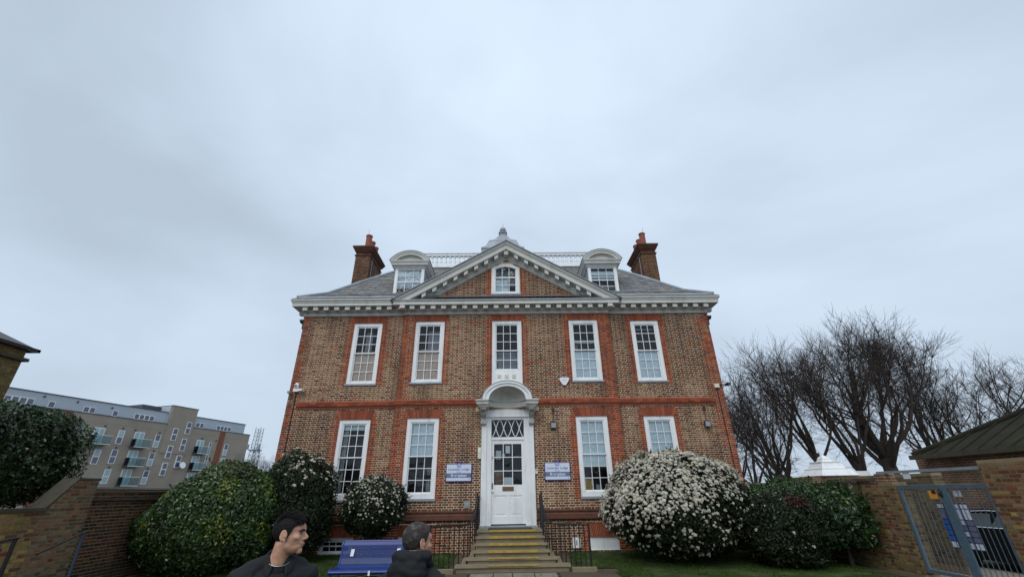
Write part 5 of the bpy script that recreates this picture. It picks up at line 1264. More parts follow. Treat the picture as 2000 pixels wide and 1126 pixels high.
for s, z in tall:
    if 6.3 < s < 10.5:
        fr = fbox('window', 'flats_frame', s-.4, s+.4, .0, .17, z-.92, z+.92)
        for k in range(2): fbox('pane', 'flats_glass', s-.31, s+.31, .1, .18, z-.83+k*.9, z-.07+k*.9, fr)
for s, z in ((14.4, 9.3), (14.4, 7.2)): fwin(s, z, .5, 1.85, 'tall')
for s, z in ((-2.5, 9.6), (2.75, 9.6), (2.75, 7.05), (2.75, 4.5), (12.5, 9.4), (12.5, 6.9), (12.5, 4.4), (-8.4, 9.6), (-8.4, 7.0)):
    fwin(s, z, 1.35, 2.0, 'door')
    b = fbox('balcony', 'flats_dark', s-.95, s+1.25, .05, 1.15, z-1.22, z-1.08)
    fbox('glass_screen', 'balcony_glass', s-.92, s+1.22, 1.10, 1.13, z-1.08, z-.05, b); fbox('glass_screen', 'balcony_glass', s-.93, s-.90, .1, 1.10, z-1.08, z-.05, b); fbox('handrail', 'flats_frame', s-.94, s+1.24, 1.09, 1.14, z-.05, z, b); fbox('edge', 'flats_frame', s-.96, s+1.26, 1.15, 1.16, z-1.20, z-1.12, b)
for s, n in ((-11.8, 4), (-8.6, 1), (-4.4, 2), (-1.2, 1), (2.8, 4), (11.8, 2), (16.4, 4)):
    w_ = .72*n
    fr = fbox('window', 'flats_frame', s-w_/2, s+w_/2, -.40, -.30, 12.35, 13.12)
    for k in range(n): fbox('pane', 'flats_glass', s-w_/2+.08+k*.72, s-w_/2+.64+k*.72, -.35, -.29, 12.43, 13.04, fr)
for s, z in ((.3, 10.85), (2.0, 10.8), (-2.0, 10.9), (5.5, 10.8), (.3, 8.25), (5.5, 8.2), (.3, 5.7), (5.5, 5.7), (12.6, 10.7), (15.3, 10.6), (-6.0, 13.5), (-9.6, 13.55), (-1.8, 13.4)):
    o_ = -.35 if z > 12.3 else 0
    m = MB(); a = F(s, o_-.02, z); b = F(s, o_+.10, z); m.tube([a, b], .13, 8); m.build('vent', 'flats_dark', fl)
dish = MB(); c_ = Vector(F(10.2, .6, 6.4)); nn = (Na+Vector((0, 0, .3))).normalized(); dish.tube([c_-nn*.10, c_-nn*.04, c_], [.05, .42, .5], 14); dish.build('satellite_dish', 'flats_frame', fl)
# lattice mast
ms = thing('lattice_mast', (-89.5, 144, 0), 'thin grey lattice radio mast on the skyline beside the flats', 'mast')
m = MB(); H = 24.0
for k in range(4):
    sx, sy = ((-1, -1), (1, -1), (1, 1), (-1, 1))[k]; m.tube([(-89.5+sx*1.9, 144+sy*1.9, 0), (-89.5+sx*1.0, 144+sy*1.0, 17), (-89.5+sx*.9, 144+sy*.9, H)], .11, 5)
m.build('leg_frame', 'pale_steel', ms); m = MB()
def hw_(z): return 1.9-.9*z/17 if z < 17 else 1-.1*(z-17)/7
z = 8
while z < H-.5:
    a, b = hw_(z), hw_(z+1.3)
    for sy in (-1, 1): m.tube([(-89.5-a, 144+sy*a, z), (-89.5+b, 144+sy*b, z+1.3)], .06, 4); m.tube([(-89.5+a, 144+sy*a, z), (-89.5-b, 144+sy*b, z+1.3)], .06, 4); m.tube([(-89.5-a, 144+sy*a, z), (-89.5+a, 144+sy*a, z)], .07, 4)
    z += 1.3
m.build('bracing', 'pale_steel', ms)
m = MB(); m.lathe([(2.2, 16.2), (2.2, 16.5)], -89.5, 144, 8); m.box(-91.6, -91.3, 142, 143, 16.5, 18.2); m.box(-87.8, -87.4, 142, 143, 16.5, 18.2); m.build('platform', 'pale_steel', ms)
# ================================================================ blue bench
mat('blue_paint', (.006, .030, .20), .3, .12, 6, .03, 60, spec=.6)
m = bpy.data.materials.new('blue_mesh'); m.use_nodes = True; MATS['blue_mesh'] = m
t_ = m.node_tree; n_ = t_.nodes; l_ = t_.links; b_ = n_['Principled BSDF']; b_.inputs['Base Color'].default_value = (.004, .026, .16, 1); b_.inputs['Roughness'].default_value = .35
bench = thing('metal_bench', (-3.0, -5.3, -.13), 'blue perforated metal bench behind the two men', 'bench')
bx0, bx1 = -3.92, -2.12; g0 = -.13
bp = [(-5.62, .34), (-5.64, .39), (-5.60, .425), (-5.5, .43), (-5.28, .40), (-5.12, .41), (-5.02, .47), (-4.98, .58), (-4.95, .72), (-4.93, .84), (-4.90, .90), (-4.86, .91)]
bp = [(y, z+g0+.03) for y, z in bp]
m = MB()
for (y0, z0), (y1, z1) in zip(bp, bp[1:]): m.face([(bx0, y0, z0), (bx1, y0, z0), (bx1, y1, z1), (bx0, y1, z1)])
# perforated sheet: rows of small slots
sh = MB(); nx = 120
pl = [Vector((0, y, z)) for y, z in bp]; L_ = [0]
for a, b in zip(pl, pl[1:]): L_.append(L_[-1]+(b-a).length)
def along(d):
    for i in range(len(pl)-1):
        if d <= L_[i+1]: return pl[i].lerp(pl[i+1], (d-L_[i])/(L_[i+1]-L_[i]))
    return pl[-1]
rowsn = 64
for j in range(rowsn):
    d0, d1 = L_[-1]*j/rowsn, L_[-1]*(j+1)/rowsn; a, b = along(d0), along(d1); mid = along(d0+(d1-d0)*.5)
    u = j/rowsn; holed = .12 < u < .86 and not (.44 < u < .52)
    if not holed: sh.face([(bx0, a.y, a.z), (bx1, a.y, a.z), (bx1, b.y, b.z), (bx0, b.y, b.z)]); continue
    sh.face([(bx0, a.y, a.z), (bx1, a.y, a.z), (bx1, mid.y, mid.z), (bx0, mid.y, mid.z)])
    w_ = (bx1-bx0)/nx; off = .5*w_ if j % 2 else 0
    k = 0
    for i in range(nx): 
        xa = bx0+i*w_; sh.face([(xa+off*.3, mid.y, mid.z), (xa+w_*.5+off*.3, mid.y, mid.z), (xa+w_*.5+off*.3, b.y, b.z), (xa+off*.3, b.y, b.z)])
sh.build('perforated_seat_and_back', 'blue_mesh', bench)
for x in (bx0, bx1):
    m = MB(); m.tube([(x, y, z) for y, z in bp], .022, 8); m.build('side_frame', 'blue_paint', bench)
for x in (bx0+.02, bx1-.02):
    for ya, za in ((-5.55, .40), (-5.02, .44)):
        m = MB(); m.tube([(x, ya, g0), (x, ya, za+g0)], .024, 8); m.build('leg', 'blue_paint', bench)
m = MB(); m.tube([(bx0, bp[-1][0], bp[-1][1]), (bx1, bp[-1][0], bp[-1][1])], .024, 8); m.build('top_rail', 'blue_paint', bench)
m = MB(); m.tube([(bx0, bp[1][0], bp[1][1]), (bx1, bp[1][0], bp[1][1])], .026, 8); m.build('front_rail', 'blue_paint', bench)
for x, z0, z1 in ((-3.70, .60, .74), (-2.62, .66, .74)):
    ya, yb = -5.005, -4.975; m = MB(); m.face([(x, ya, z0+g0+.05), (x+.075, ya, z0+g0+.05), (x+.085, yb, z1+g0+.05), (x+.005, yb, z1+g0+.05)]); m.build('label_plate', 'paper', bench)
m = MB(); m.box(-3.05, -3.01, -5.69, -5.665, .36+g0, .45+g0); m.build('label_plate', 'paper', bench)

# ================================================================ signs
mat('sign_purple', (.045, .015, .14), .4, .1); mat('sign_white', (.62, .68, .82), .4, .05); mat('sign_band', (.13, .17, .27), .4, .1); mat('sign_ink', (.05, .05, .08), .6, .05); mat('sign_lav', (.28, .26, .62), .5, .1)
def text_mesh(s, size, m, bold=0):
    cu = bpy.data.curves.new('lettering', 'FONT'); cu.body = s; cu.size = size; cu.align_x = 'CENTER'; cu.offset = bold; cu.extrude = .001
    ob = bpy.data.objects.new('tmp', cu); COL.objects.link(ob); dg = bpy.context.evaluated_depsgraph_get(); me = bpy.data.meshes.new_from_object(ob.evaluated_get(dg)); bpy.data.objects.remove(ob)
    me.materials.clear(); me.materials.append(MATS[m]); return me
def put_text(s, size, m, parent, loc, rot=(R(90), 0, 0), bold=0, name='lettering'):
    o = link(name, text_mesh(s, size, m, bold), parent, tuple(a-b for a, b in zip(loc, ORG[parent.name]))); o.rotation_euler = rot; return o
def school_sign(xc, label):
    x0, x1, z0, z1 = xc-.465, xc+.465, 2.17, 2.77; y = PJ-.05
    o = thing('reception_sign', (xc, y, z0), label, 'sign', 'school reception signs by the door')
    m = MB(); m.box(x0, x1, y, y+.035, z0, z1); m.lathe([(.10, y), (.10, y+.03)], 0, 0, 20); k = len(m.v)
    for i in range(k-40, k): a, b, c = m.v[i]; m.v[i] = (xc+a, c, z1-.04+b)
    m.build('board', 'sign_purple', o)
    m = MB(); m.box(x0+.028, x1-.028, y-.004, y+.001, z0+.035, z1-.025); m.build('panel', 'sign_white', o)
    m = MB(); m.box(x0+.028, x1-.028, y-.007, y-.003, z0+.135, z0+.285); m.build('band', 'sign_band', o)
    m = MB()                                                       # flower emblem
    for q in range(8):
        a = q*math.pi/4; c = (xc+.052*math.cos(a), z1-.055+.052*math.sin(a)); pts = []
        for j in range(10): b = j*math.pi/5; u, v = .040*math.cos(b), .017*math.sin(b); pts.append((c[0]+u*math.cos(a)-v*math.sin(a), y-.009-q*.0002, c[1]+u*math.sin(a)+v*math.cos(a)))
        m.face(pts)
    m.build('emblem', 'sign_lav', o); m = MB(); m.face([(xc+.028*math.cos(j*.5236), y-.012, z1-.055+.028*math.sin(j*.5236)) for j in range(12)]); m.build('emblem_centre', 'sign_white', o)
    put_text('Lavender Lodge', .118, 'sign_ink', o, (xc, y-.006, z1-.225)); put_text('School', .062, 'sign_lav', o, (xc, y-.006, z1-.295), bold=.001)
    put_text('Reception', .135, 'sign_white', o, (xc, y-.009, z0+.165), bold=.004)
    m = MB(); m.box(x1-.10, x1-.075, y-.006, y-.003, z0+.07, z0+.095); m.build('mark', 'sign_ink', o)
school_sign(-1.75, 'purple and white school reception sign on the bench side of the door'); school_sign(1.77, 'purple and white school reception sign under the floodlight')

# ================================================================ fixtures on the wall
def fix(name, loc, label, cat, group=None): return thing(name, loc, label, cat, group)
o = fix('alarm_box', (2.22, PJ, 5.5), 'white triangular burglar alarm box on the upper wall', 'alarm')
m = MB(); m.prism([(2.03, 5.80), (2.06, 5.70), (2.17, 5.53), (2.27, 5.53), (2.39, 5.70), (2.42, 5.80), (2.37, 5.83), (2.08, 5.83)], lambda u, q, d: (u, d, q), PJ-.09, PJ-.003); m.build('housing', 'white_plastic', o)
m = MB(); m.prism([(2.13, 5.77), (2.20, 5.66), (2.25, 5.66), (2.32, 5.77)], lambda u, q, d: (u, d, q), PJ-.095, PJ-.09); m.build('badge', 'sign_white', o)
m = MB(); m.prism([(2.18, 5.53), (2.26, 5.53), (2.25, 5.49), (2.19, 5.49)], lambda u, q, d: (u, d, q), PJ-.07, PJ-.02); m.build('strobe', 'dark_plastic', o)
def flood(x, y, label, z=4.04, ztop=4.62):
    o = fix('floodlight', (x, y, z), label, 'floodlight', 'floodlights on the facade')
    m = MB(); m.box(x-.115, x+.115, y-.14, y-.07, z-.11, z+.11); m.build('housing', 'dark_plastic', o)
    m = MB(); m.box(x-.09, x+.09, y-.146, y-.141, z-.085, z+.085); m.build('lens', 'grey_plastic', o)
    m = MB(); m.box(x-.03, x+.03, y-.07, y-.004, z-.05, z+.05); m.build('bracket', 'dark_plastic', o)
    m = MB(); m.tube([(x+.02, y-.02, z+.1), (x+.02, y-.02, ztop)], .012, 5); m.build('cable', 'dark_plastic', o)
    m = MB(); m.box(x-.03, x+.07, y-.05, y-.005, ztop-.05, ztop+.06); m.build('junction_box', 'dark_plastic', o)
flood(1.71, PJ, 'small square floodlight between door hood and ground floor window'); flood(7.53, 0, 'small square floodlight near the far house corner by the trees')
o = fix('security_camera', (-8.15, 0, 5.4), 'white dome security camera cluster on the house corner above bushes', 'camera', 'cameras on the house corners')
m = MB(); m.lathe([(.002, 5.55), (.07, 5.57), (.085, 5.63), (.08, 5.70), (.05, 5.75), (.002, 5.76)], -8.16, -.13, 14); m.build('dome', 'white_plastic', o, smooth=True)
m = MB(); m.tube([(-8.16, -.21, 5.64), (-8.16, -.222, 5.64)], .035, 10); m.build('lens', 'dark_plastic', o)
m = MB(); m.box(-8.26, -8.06, -.16, -.003, 5.42, 5.55); m.build('mount', 'white_plastic', o)
m = MB(); m.box(-8.0, -7.86, -.30, -.05, 5.42, 5.50); m.build('bullet_camera', 'white_plastic', o)
m = MB(); m.box(-8.42, -8.34, -.26, -.04, 5.34, 5.43); m.build('bullet_camera', 'grey_plastic', o)
m = MB(); m.tube([(-8.18, -.025, 5.42), (-8.18, -.025, 1.3)], .016, 5); m.build('cable', 'dark_plastic', o)
o = fix('security_camera', (8.25, 0, 5.4), 'cream camera box on the house corner beside the bare trees', 'camera', 'cameras on the house corners')
m = MB(); m.box(8.12, 8.30, -.10, -.003, 5.40, 5.55); m.build('housing', 'cream_plastic', o); m = MB(); m.box(8.55, 8.66, -.28, -.05, 5.46, 5.55); m.tube([(8.3, -.05, 5.5), (8.58, -.1, 5.5)], .02, 6); m.build('bullet_camera', 'dark_plastic', o)
m = MB(); m.tube([(8.22, -.025, 5.4), (8.25, -.025, 1.3)], .016, 5); m.build('cable', 'dark_plastic', o)
o = fix('entry_box', (-1.02, PJ, 2.9), 'tall cream plastic box beside the door frame', 'box'); m = MB(); m.box(-1.085, -.97, PJ-.10, PJ-.003, 2.92, 3.31); m.build('housing', 'cream_plastic', o); m = MB(); m.box(-1.07, -.985, PJ-.105, PJ-.10, 3.14, 3.28); m.build('cover', 'white_plastic', o)
o = fix('door_bell', (1.01, PJ, 2.4), 'small cream door bell panel beside the door frame', 'bell'); m = MB(); m.box(.972, 1.06, PJ-.05, PJ-.003, 2.40, 2.56); m.build('housing', 'cream_plastic', o); m = MB(); m.box(1.0, 1.03, PJ-.056, PJ-.05, 2.5, 2.53); m.build('button', 'dark_plastic', o)
o = fix('vent_plate', (-1.42, PJ, 1.35), 'round grey vent plate on the brickwork beside the railing', 'vent'); m = MB(); m.box(-1.52, -1.32, PJ-.03, PJ-.004, 1.35, 1.54); m.build('plate', 'grey_plastic', o); m = MB(); m.tube([(-1.42, PJ-.045, 1.445), (-1.42, PJ-.03, 1.445)], .06, 12); m.build('cowl', 'grey_plastic', o)
o = fix('meter_box', (2.29, PJ, .14), 'white meter box low on the wall behind the railing', 'box'); m = MB(); m.box(2.15, 2.41, PJ-.09, PJ-.003, .12, .41); m.build('housing', 'white_plastic', o); m = MB(); m.box(2.25, 2.30, PJ-.095, PJ-.09, .2, .34); m.build('label_plate', 'grey_plastic', o)
for s in (-1, 1):
    m = MB(); m.tube([(s*8.55, .25, 8.30), (s*8.72, .22, 8.44)], .05, 7); m.box(s*8.62-.1, s*8.62+.1, .1, .4, 8.42, 8.50); m.box(min(s*8.475, s*8.6), max(s*8.475, s*8.6), .15, .35, 8.1, 8.42); m.build('gutter_bracket', 'dark_plastic', house)
# ================================================================ handrails by the yellow wall
mat('rail_blue', (.035, .055, .085), .5, .3, 10)
o = thing('handrail', (-9.4, -6.0, -.13), 'dark handrail with a blue post sloping along the yellow wall', 'handrail', 'handrails at the yellow wall')
m = MB(); m.tube([(-9.45, -5.72, -.1), (-9.45, -5.74, 1.12)], .032, 8); m.build('post', 'rail_blue', o); m = MB(); m.tube([(-9.45, -5.70, 1.14), (-9.45, -5.80, 1.12), (-9.45, -6.65, .82)], .020, 8); m.build('rail', 'black_iron', o)
m = MB(); m.tube([(-9.45, -5.62, 1.13), (-9.75, -5.55, 1.15)], .02, 8); m.build('bracket', 'black_iron', o)
o = thing('handrail', (-9.4, -7.4, -.13), 'dark handrail post with bent top rail at the frame edge', 'handrail', 'handrails at the yellow wall')
m = MB(); m.tube([(-9.45, -7.2, -.1), (-9.45, -7.20, 1.13)], .034, 8); m.build('post', 'black_iron', o); m = MB(); m.tube([(-9.45, -7.14, 1.15), (-9.45, -7.30, 1.14), (-9.45, -7.5, 1.11), (-9.45, -8.4, .8)], .020, 8); m.build('rail', 'black_iron', o)

# ================================================================ the two men
def remesh(mb, voxel, smooth=4, factor=.5):
    me = bpy.data.meshes.new('tmp'); me.from_pydata(mb.v, [], mb.f); me.update(); ob = bpy.data.objects.new('tmp', me); COL.objects.link(ob)
    md_ = ob.modifiers.new('r', 'REMESH'); md_.mode = 'VOXEL'; md_.voxel_size = voxel
    if smooth: s_ = ob.modifiers.new('s', 'SMOOTH'); s_.iterations = smooth; s_.factor = factor
    dg = bpy.context.evaluated_depsgraph_get(); out_ = bpy.data.meshes.new_from_object(ob.evaluated_get(dg)); bpy.data.objects.remove(ob)
    out_.polygons.foreach_set('use_smooth', [True]*len(out_.polygons)); return out_
def ell(mb, c, r, rot=None, nu=20, nv=12):
    k = len(mb.v); Mx = rot.to_matrix() if rot else Matrix.Identity(3); c = Vector(c)
    for j in range(nv+1):
        th = math.pi*j/nv
        for i in range(nu):
            a = 2*math.pi*i/nu; mb.v.append(tuple(c+Mx @ Vector((r[0]*math.sin(th)*math.cos(a), r[1]*math.sin(th)*math.sin(a), r[2]*math.cos(th)))))
    for j in range(nv):
        for i in range(nu): mb.f.append((k+j*nu+i, k+(j+1)*nu+i, k+(j+1)*nu+(i+1) % nu, k+j*nu+(i+1) % nu)); mb.mi.append(0); mb.c.append((1, 1, 1))
from mathutils import Euler
def xform(mb, k0, Mx):
    for i in range(k0, len(mb.v)): mb.v[i] = tuple(Mx @ Vector(mb.v[i]))
def head_shape(mb, slim=1.0):
    """face looks along +x, z up, origin at mid head"""
    ell(mb, (-.012, 0, .034), (.100, .077, .086)); ell(mb, (.030, 0, -.012), (.062, .066, .082)); ell(mb, (.030, 0, -.066), (.060, .054, .046))
    ell(mb, (.074, 0, -.094), (.022, .024, .020)); ell(mb, (.012, 0, -.055), (.060, .060, .050)); ell(mb, (.066, 0, .040), (.028, .056, .034))
    ell(mb, (.080, 0, .026), (.018, .050, .011))
    mb.tube([(.084, 0, .022), (.098, 0, .002), (.112, 0, -.018), (.108, 0, -.028)], [.009, .010, .013, .010], 10)
    for s in (-1, 1):
        ell(mb, (.097, s*.011, -.026), (.012, .008, .008)); ell(mb, (.058, s*.046, -.014), (.024, .020, .018))
        ell(mb, (-.010, s*.0765, -.002), (.018, .0075, .028), Euler((0, R(-12), s*R(-20))))
        mb.tube([(-.002+.018*math.cos(q)-.010-.006*math.sin(q)*0, s*(.084+.004*math.cos(q+2.2)), .0+.031*math.sin(q)) for q in (R(a) for a in range(-20, 251, 18))], [.0050]*16, 7); ell(mb, (-.004, s*.079, -.029), (.009, .006, .009))
    ell(mb, (.089, 0, -.051), (.014, .024, .0065)); ell(mb, (.087, 0, -.063), (.013, .021, .007)); ell(mb, (.080, 0, -.045), (.016, .028, .016)); ell(mb, (.074, 0, -.078), (.016, .026, .014))
def limbtube(mb, pts, rr, n=12): mb.tube(pts, rr, n)
def hand(mb, wrist, d, palm_n, L=1.0):
    d = Vector(d).normalized(); nn = Vector(palm_n); nn = (nn-d*nn.dot(d)).normalized(); sd_ = d.cross(nn); wv = Vector(wrist)
    mb.tube([wv-d*.02, wv+d*.03, wv+d*.09], [.026, .036, .038], 10)
    for i, (o_, l) in enumerate(((-.030, .070), (-.010, .080), (.010, .075), (.029, .060))):
        p = wv+d*.085+sd_*o_; mb.tube([p, p+d*l*.45+nn*.006, p+d*l*.75+nn*.022, p+d*l*.9+nn*.042], [.0105, .010, .009, .008], 8)
    p = wv+d*.03-sd_*.034; mb.tube([p, p-sd_*.022+d*.025, p-sd_*.028+d*.05+nn*.012, p-sd_*.022+d*.07+nn*.02], [.013, .012, .011, .009], 8)
def person(loc, H, torso_yaw, head_yaw, head_pitch, label, hair, grey=False, hooded=False, head_off=(0, 0), neck_fwd=.02):
    """loc: feet; yaw angles: direction the chest / face looks, degrees anticlockwise from +x"""
    o = thing('person', loc, label, 'person'); k = H/1.80
    T = Matrix.Rotation(R(torso_yaw), 4, 'Z'); base = Vector(loc)
    def tw_(p): return tuple(base+(T @ Vector(p))*k)
    # skin body: one continuous mesh ------------------------------------
    b = MB()
    hz = 1.685; hc = Vector((neck_fwd+head_off[0], head_off[1], hz))
    Hm = Matrix.Translation(hc) @ (T.inverted() @ Matrix.Rotation(R(head_yaw), 4, 'Z')) @ Matrix.Rotation(R(head_pitch), 4, 'Y')
    k0 = len(b.v); head_shape(b); xform(b, k0, Hm)
    nb = Hm @ Vector((-.028, 0, -.05))
    limbtube(b, [Hm @ Vector((-.03, 0, .01)), nb, nb.lerp(Vector((-.01, 0, 1.49)), .5), (-.012, 0, 1.50), (-.012, 0, 1.42)], [.040, .056, .056, .064, .10], 16)
    for z, rx, ry in ((1.40, .095, .16), (1.30, .11, .165), (1.15, .105, .15), (1.02, .105, .15), (.93, .11, .165)): ell(b, (-.005, 0, z), (rx, ry, .10))
    arms = {}
    for s in (-1, 1):
        sh_, el, wr = Vector((-.01, s*.19, 1.43)), Vector((-.04, s*.255, 1.13)), Vector((.05, s*.27, .88))
        limbtube(b, [Vector((-.005, s*.10, 1.43)), sh_, sh_.lerp(el, .5), el, el.lerp(wr, .4), wr], [.06, .058, .048, .040, .038, .026]); hand(b, wr, wr-el, (0, -s, 0)); arms[s] = (sh_, el, wr)
        hp, kn, an = Vector((0, s*.09, .92)), Vector((.015, s*.10, .50)), Vector((-.02, s*.11, .09))
        limbtube(b, [hp, hp.lerp(kn, .5), kn, kn.lerp(an, .35), an, (-.02, s*.11, .03)], [.092, .076, .054, .055, .034, .036]); limbtube(b, [(-.05, s*.11, .035), (.06, s*.115, .035), (.16, s*.12, .025)], [.036, .04, .028])
    me = remesh(b, .0048, 3); bm_ = [base+(T @ v.co)*k-base for v in me.vertices]
    for v, q in zip(me.vertices, bm_): v.co = q
    me.materials.append(MATS['skin']); body = link('body', me, o)
    def child(name, mb, m_, vox=0, sm=3):
        if vox: me = remesh(mb, vox, sm)
        else: me = bpy.data.meshes.new(name); me.from_pydata(mb.v, [], mb.f); me.polygons.foreach_set('use_smooth', [True]*len(mb.f))
        for v in me.vertices: v.co = (T @ v.co)*k
        me.materials.append(MATS[m_]); return link(name, me, o)
    # eyes, brows ---------------------------------------------------------
    m = MB(); 
    for s in (-1, 1): k0 = len(m.v); ell(m, (.0758, s*.031, .006), (.0095, .0105, .0065)); xform(m, k0, Hm)
    child('eyes', m, 'eye_white'); m = MB()
    for s in (-1, 1): k0 = len(m.v); ell(m, (.0812, s*.0315, .006), (.0052, .0066, .0062)); xform(m, k0, Hm)
    child('irises', m, 'dark_plastic'); m = MB()
    for s in (-1, 1): k0 = len(m.v); m.tube([(.0965, s*.010, .024), (.094, s*.026, .030), (.083, s*.044, .028), (.074, s*.053, .020)], [.004, .0055, .005, .002], 6); m.tube([(.089, s*.020, .016), (.089, s*.031, .0175), (.084, s*.043, .014)], [.002, .0028, .002], 5); xform(m, k0, Hm)
    child('eyebrows', m, hair)
    m = MB(); k0 = len(m.v); m.tube([(.099, -.022, -.0565), (.103, 0, -.0568), (.099, .022, -.0565)], [.0015, .0025, .0015], 5); xform(m, k0, Hm); child('mouth_line', m, 'lip')
    # hair ----------------------------------------------------------------
    m = MB(); k0 = len(m.v); nu, nv = 180, 110; idx = {}
    def hairlen(d):
        x, y, z = d
        if grey: return .006+.007*max(0, z)
        return .005+.010*max(0, z)**1.1+(.018*max(0, x)**1.5*max(0, z+.05) if x > 0 else 0)
    for j in range(nv+1):
        th = math.pi*j/nv
        for i in range(nu):
            a = 2*math.pi*i/nu; d = Vector((math.sin(th)*math.cos(a), math.sin(th)*math.sin(a), math.cos(th)))
            hl = hairlen(d)*(1+.30*noise.noise(Vector((d.x*3, d.y*14, d.z*9)))+.2*noise.noise(d*26)); r_ = Vector((.100+hl, .078+hl*.8, .087+hl)); fz = 1.0
            q = Vector((-.012+d.x*r_.x, d.y*r_.y, .034+d.z*r_.z))
            if q.z < .0: q.x = max(q.x, -.10-hl*.3) 
            m.v.append(tuple(q)); idx[(i, j)] = q
    def inhair(q):
        wob = .004*noise.noise(Vector((q.y*60, q.z*60, q.x*60)))
        if grey: lim = [(-.07, -.055), (-.02, -.036), (-.005, .012), (.02, .020), (.05, .034), (.075, .052), (.095, .066), (.14, .075)]
        else: lim = [(-.07, -.055), (-.02, -.038), (-.012, .010), (.012, .024), (.035, .038), (.058, .056), (.072, .088), (.085, .12), (.14, .14)]
        if q.z < -.066+wob: return False
        for (z0, x0), (z1, x1) in zip(lim, lim[1:]):
            if z0 <= q.z <= z1: return q.x < x0+(x1-x0)*(q.z-z0)/(z1-z0)+wob
        return q.z > .13
    for j in range(nv):
        for i in range(nu):
            c = (idx[(i, j)]+idx[((i+1) % nu, j)]+idx[(i, j+1)]+idx[((i+1) % nu, j+1)])/4
            if inhair(c): m.f.append((j*nu+i, (j+1)*nu+i, (j+1)*nu+(i+1) % nu, j*nu+(i+1) % nu))
    xform(m, k0, Hm); ho = child('hair', m, hair)
    sm = ho.modifiers.new('t', 'SOLIDIFY'); sm.thickness = .012; sm.offset = -1
    if grey:
        m = MB(); rs = random.Random(9)                            # cropped strands
        for q in range(1500):
            th = rs.uniform(-.9, 1.0); a = rs.uniform(0, 6.283); cz = math.sqrt(max(0, 1-th*th)); d = Vector((cz*math.cos(a), cz*math.sin(a), th)); pp = Vector((-.012+d.x*.106, d.y*.083, .034+d.z*.093))
            if not inhair(pp): continue
            e2 = pp+d*rs.uniform(.001, .003)+Vector((rs.gauss(.003, .003), rs.gauss(0, .003), rs.gauss(-.004, .003))); m.tube([pp, e2], [.0016, .0007], 3, caps=False)
        xform(m, 0, Hm); child('hair_strands', m, hair)
    if not grey:
        # swept quiff strands
        m = MB(); k0 = 0; rs = random.Random(5)
        for q in range(700):
            y_ = rs.uniform(-.066, .066); x_ = rs.uniform(-.085, .070); zt = .034+.100*math.sqrt(max(.02, 1-((x_+.012)/.118)**2-(y_/.090)**2)); l = rs.uniform(.03, .05)
            x2 = x_+l; z2 = .036+.104*math.sqrt(max(.02, 1-((min(x2, .088)+.012)/.122)**2-(y_/.094)**2))
            p = Vector((x_, y_, zt)); e2 = Vector((x2, y_+rs.uniform(-.012, .012), z2+rs.uniform(-.002, .010)+(.006 if x2 > .07 else 0)))
            m.tube([p, p.lerp(e2, .5)+Vector((0, 0, .006)), e2], [.003, .003, .001], 4, caps=False)
        xform(m, 0, Hm); child('hair_strands', m, hair)
    # clothes -------------------------------------------------------------
    j = MB()
    for z, rx, ry, cx in ((1.43, .105, .185, -.012), (1.36, .135, .205, -.004), (1.25, .145, .20, 0), (1.12, .14, .185, .005), (1.0, .138, .185, .005), (.90, .14, .195, .003), (.84, .138, .195, 0)): ell(j, (cx, 0, z), (rx, ry, .085))
    limbtube(j, [(-.012, -.17, 1.475), (-.012, -.07, 1.515), (-.012, .07, 1.515), (-.012, .17, 1.475)], [.055, .062, .062, .055])
    for s in (-1, 1):
        sh_, el, wr = arms[s]; limbtube(j, [Vector((-.008, s*.12, 1.44)), sh_+Vector((0, s*.008, .012)), sh_.lerp(el, .35)+Vector((0, s*.012, 0)), el, el.lerp(wr, .5), wr.lerp(el, .08)], [.085, .082, .072, .062, .058, .048], 14)
    limbtube(j, [(0, 0, .86), (0, 0, .80)], [.15, .15], 20)
    me = remesh(j, .009, 5)
    nrm = [v.normal.copy() for v in me.vertices]
    for v in me.vertices:                                          # creases
        c = v.co; f = noise.noise(Vector((c.x*9, c.y*9, c.z*14)))+.5*noise.noise(Vector((c.x*22, c.y*22, c.z*30))); v.co = c+nrm[v.index]*.010*f
    for v in me.vertices: v.co = (T @ v.co)*k
    me.materials.append(MATS['jacket']); jk = link('jacket', me, o)
    t = MB()
    for z in (.93, .86): ell(t, (0, 0, z), (.128, .178, .08))
    for s in (-1, 1): limbtube(t, [(0, s*.085, .90), (.005, s*.095, .70), (.018, s*.10, .50), (-.01, s*.108, .25), (-.018, s*.112, .06)], [.105, .092, .075, .070, .068], 14)
    child('trousers', t, 'trousers', .010, 3)
    for s in (-1, 1):
        t = MB(); limbtube(t, [(-.09, s*.113, .045), (-.03, s*.113, .055), (.06, s*.118, .048), (.15, s*.123, .035), (.185, s*.125, .03)], [.035, .047, .046, .040, .022], 12); t.box(-.10, .19, s*.12-.045, s*.12+.045, .0, .03); child('shoe', t, 'shoe', .008, 3)
    return o, child, Hm, jk
mat('lip', (.32, .13, .10), .6, .1, 20)
mat('eye_white', (.26, .22, .20), .3, .05)
mat('hair_black', (.006, .005, .0045), .75, .4, 90, .3, 400, spec=.25); mat('hair_grey', (.050, .044, .040), .8, .5, 60, .6, 500, stain=((.20, .185, .17), .8, 24), spec=.2)
mat('jacket', (.010, .011, .013), .75, .3, 14, .25, 160, spec=.3); mat('jacket_inner', (.004, .004, .005), .9, .2); mat('trousers', (.02, .022, .03), .9, .2); mat('shoe', (.012, .011, .010), .5, .2); mat('strap', (.014, .014, .016), .7, .2, 60, .3, 300); mat('zip', (.45, .46, .48), .3, .1, metal=.8); mat('logo', (.62, .64, .66), .6, .05)
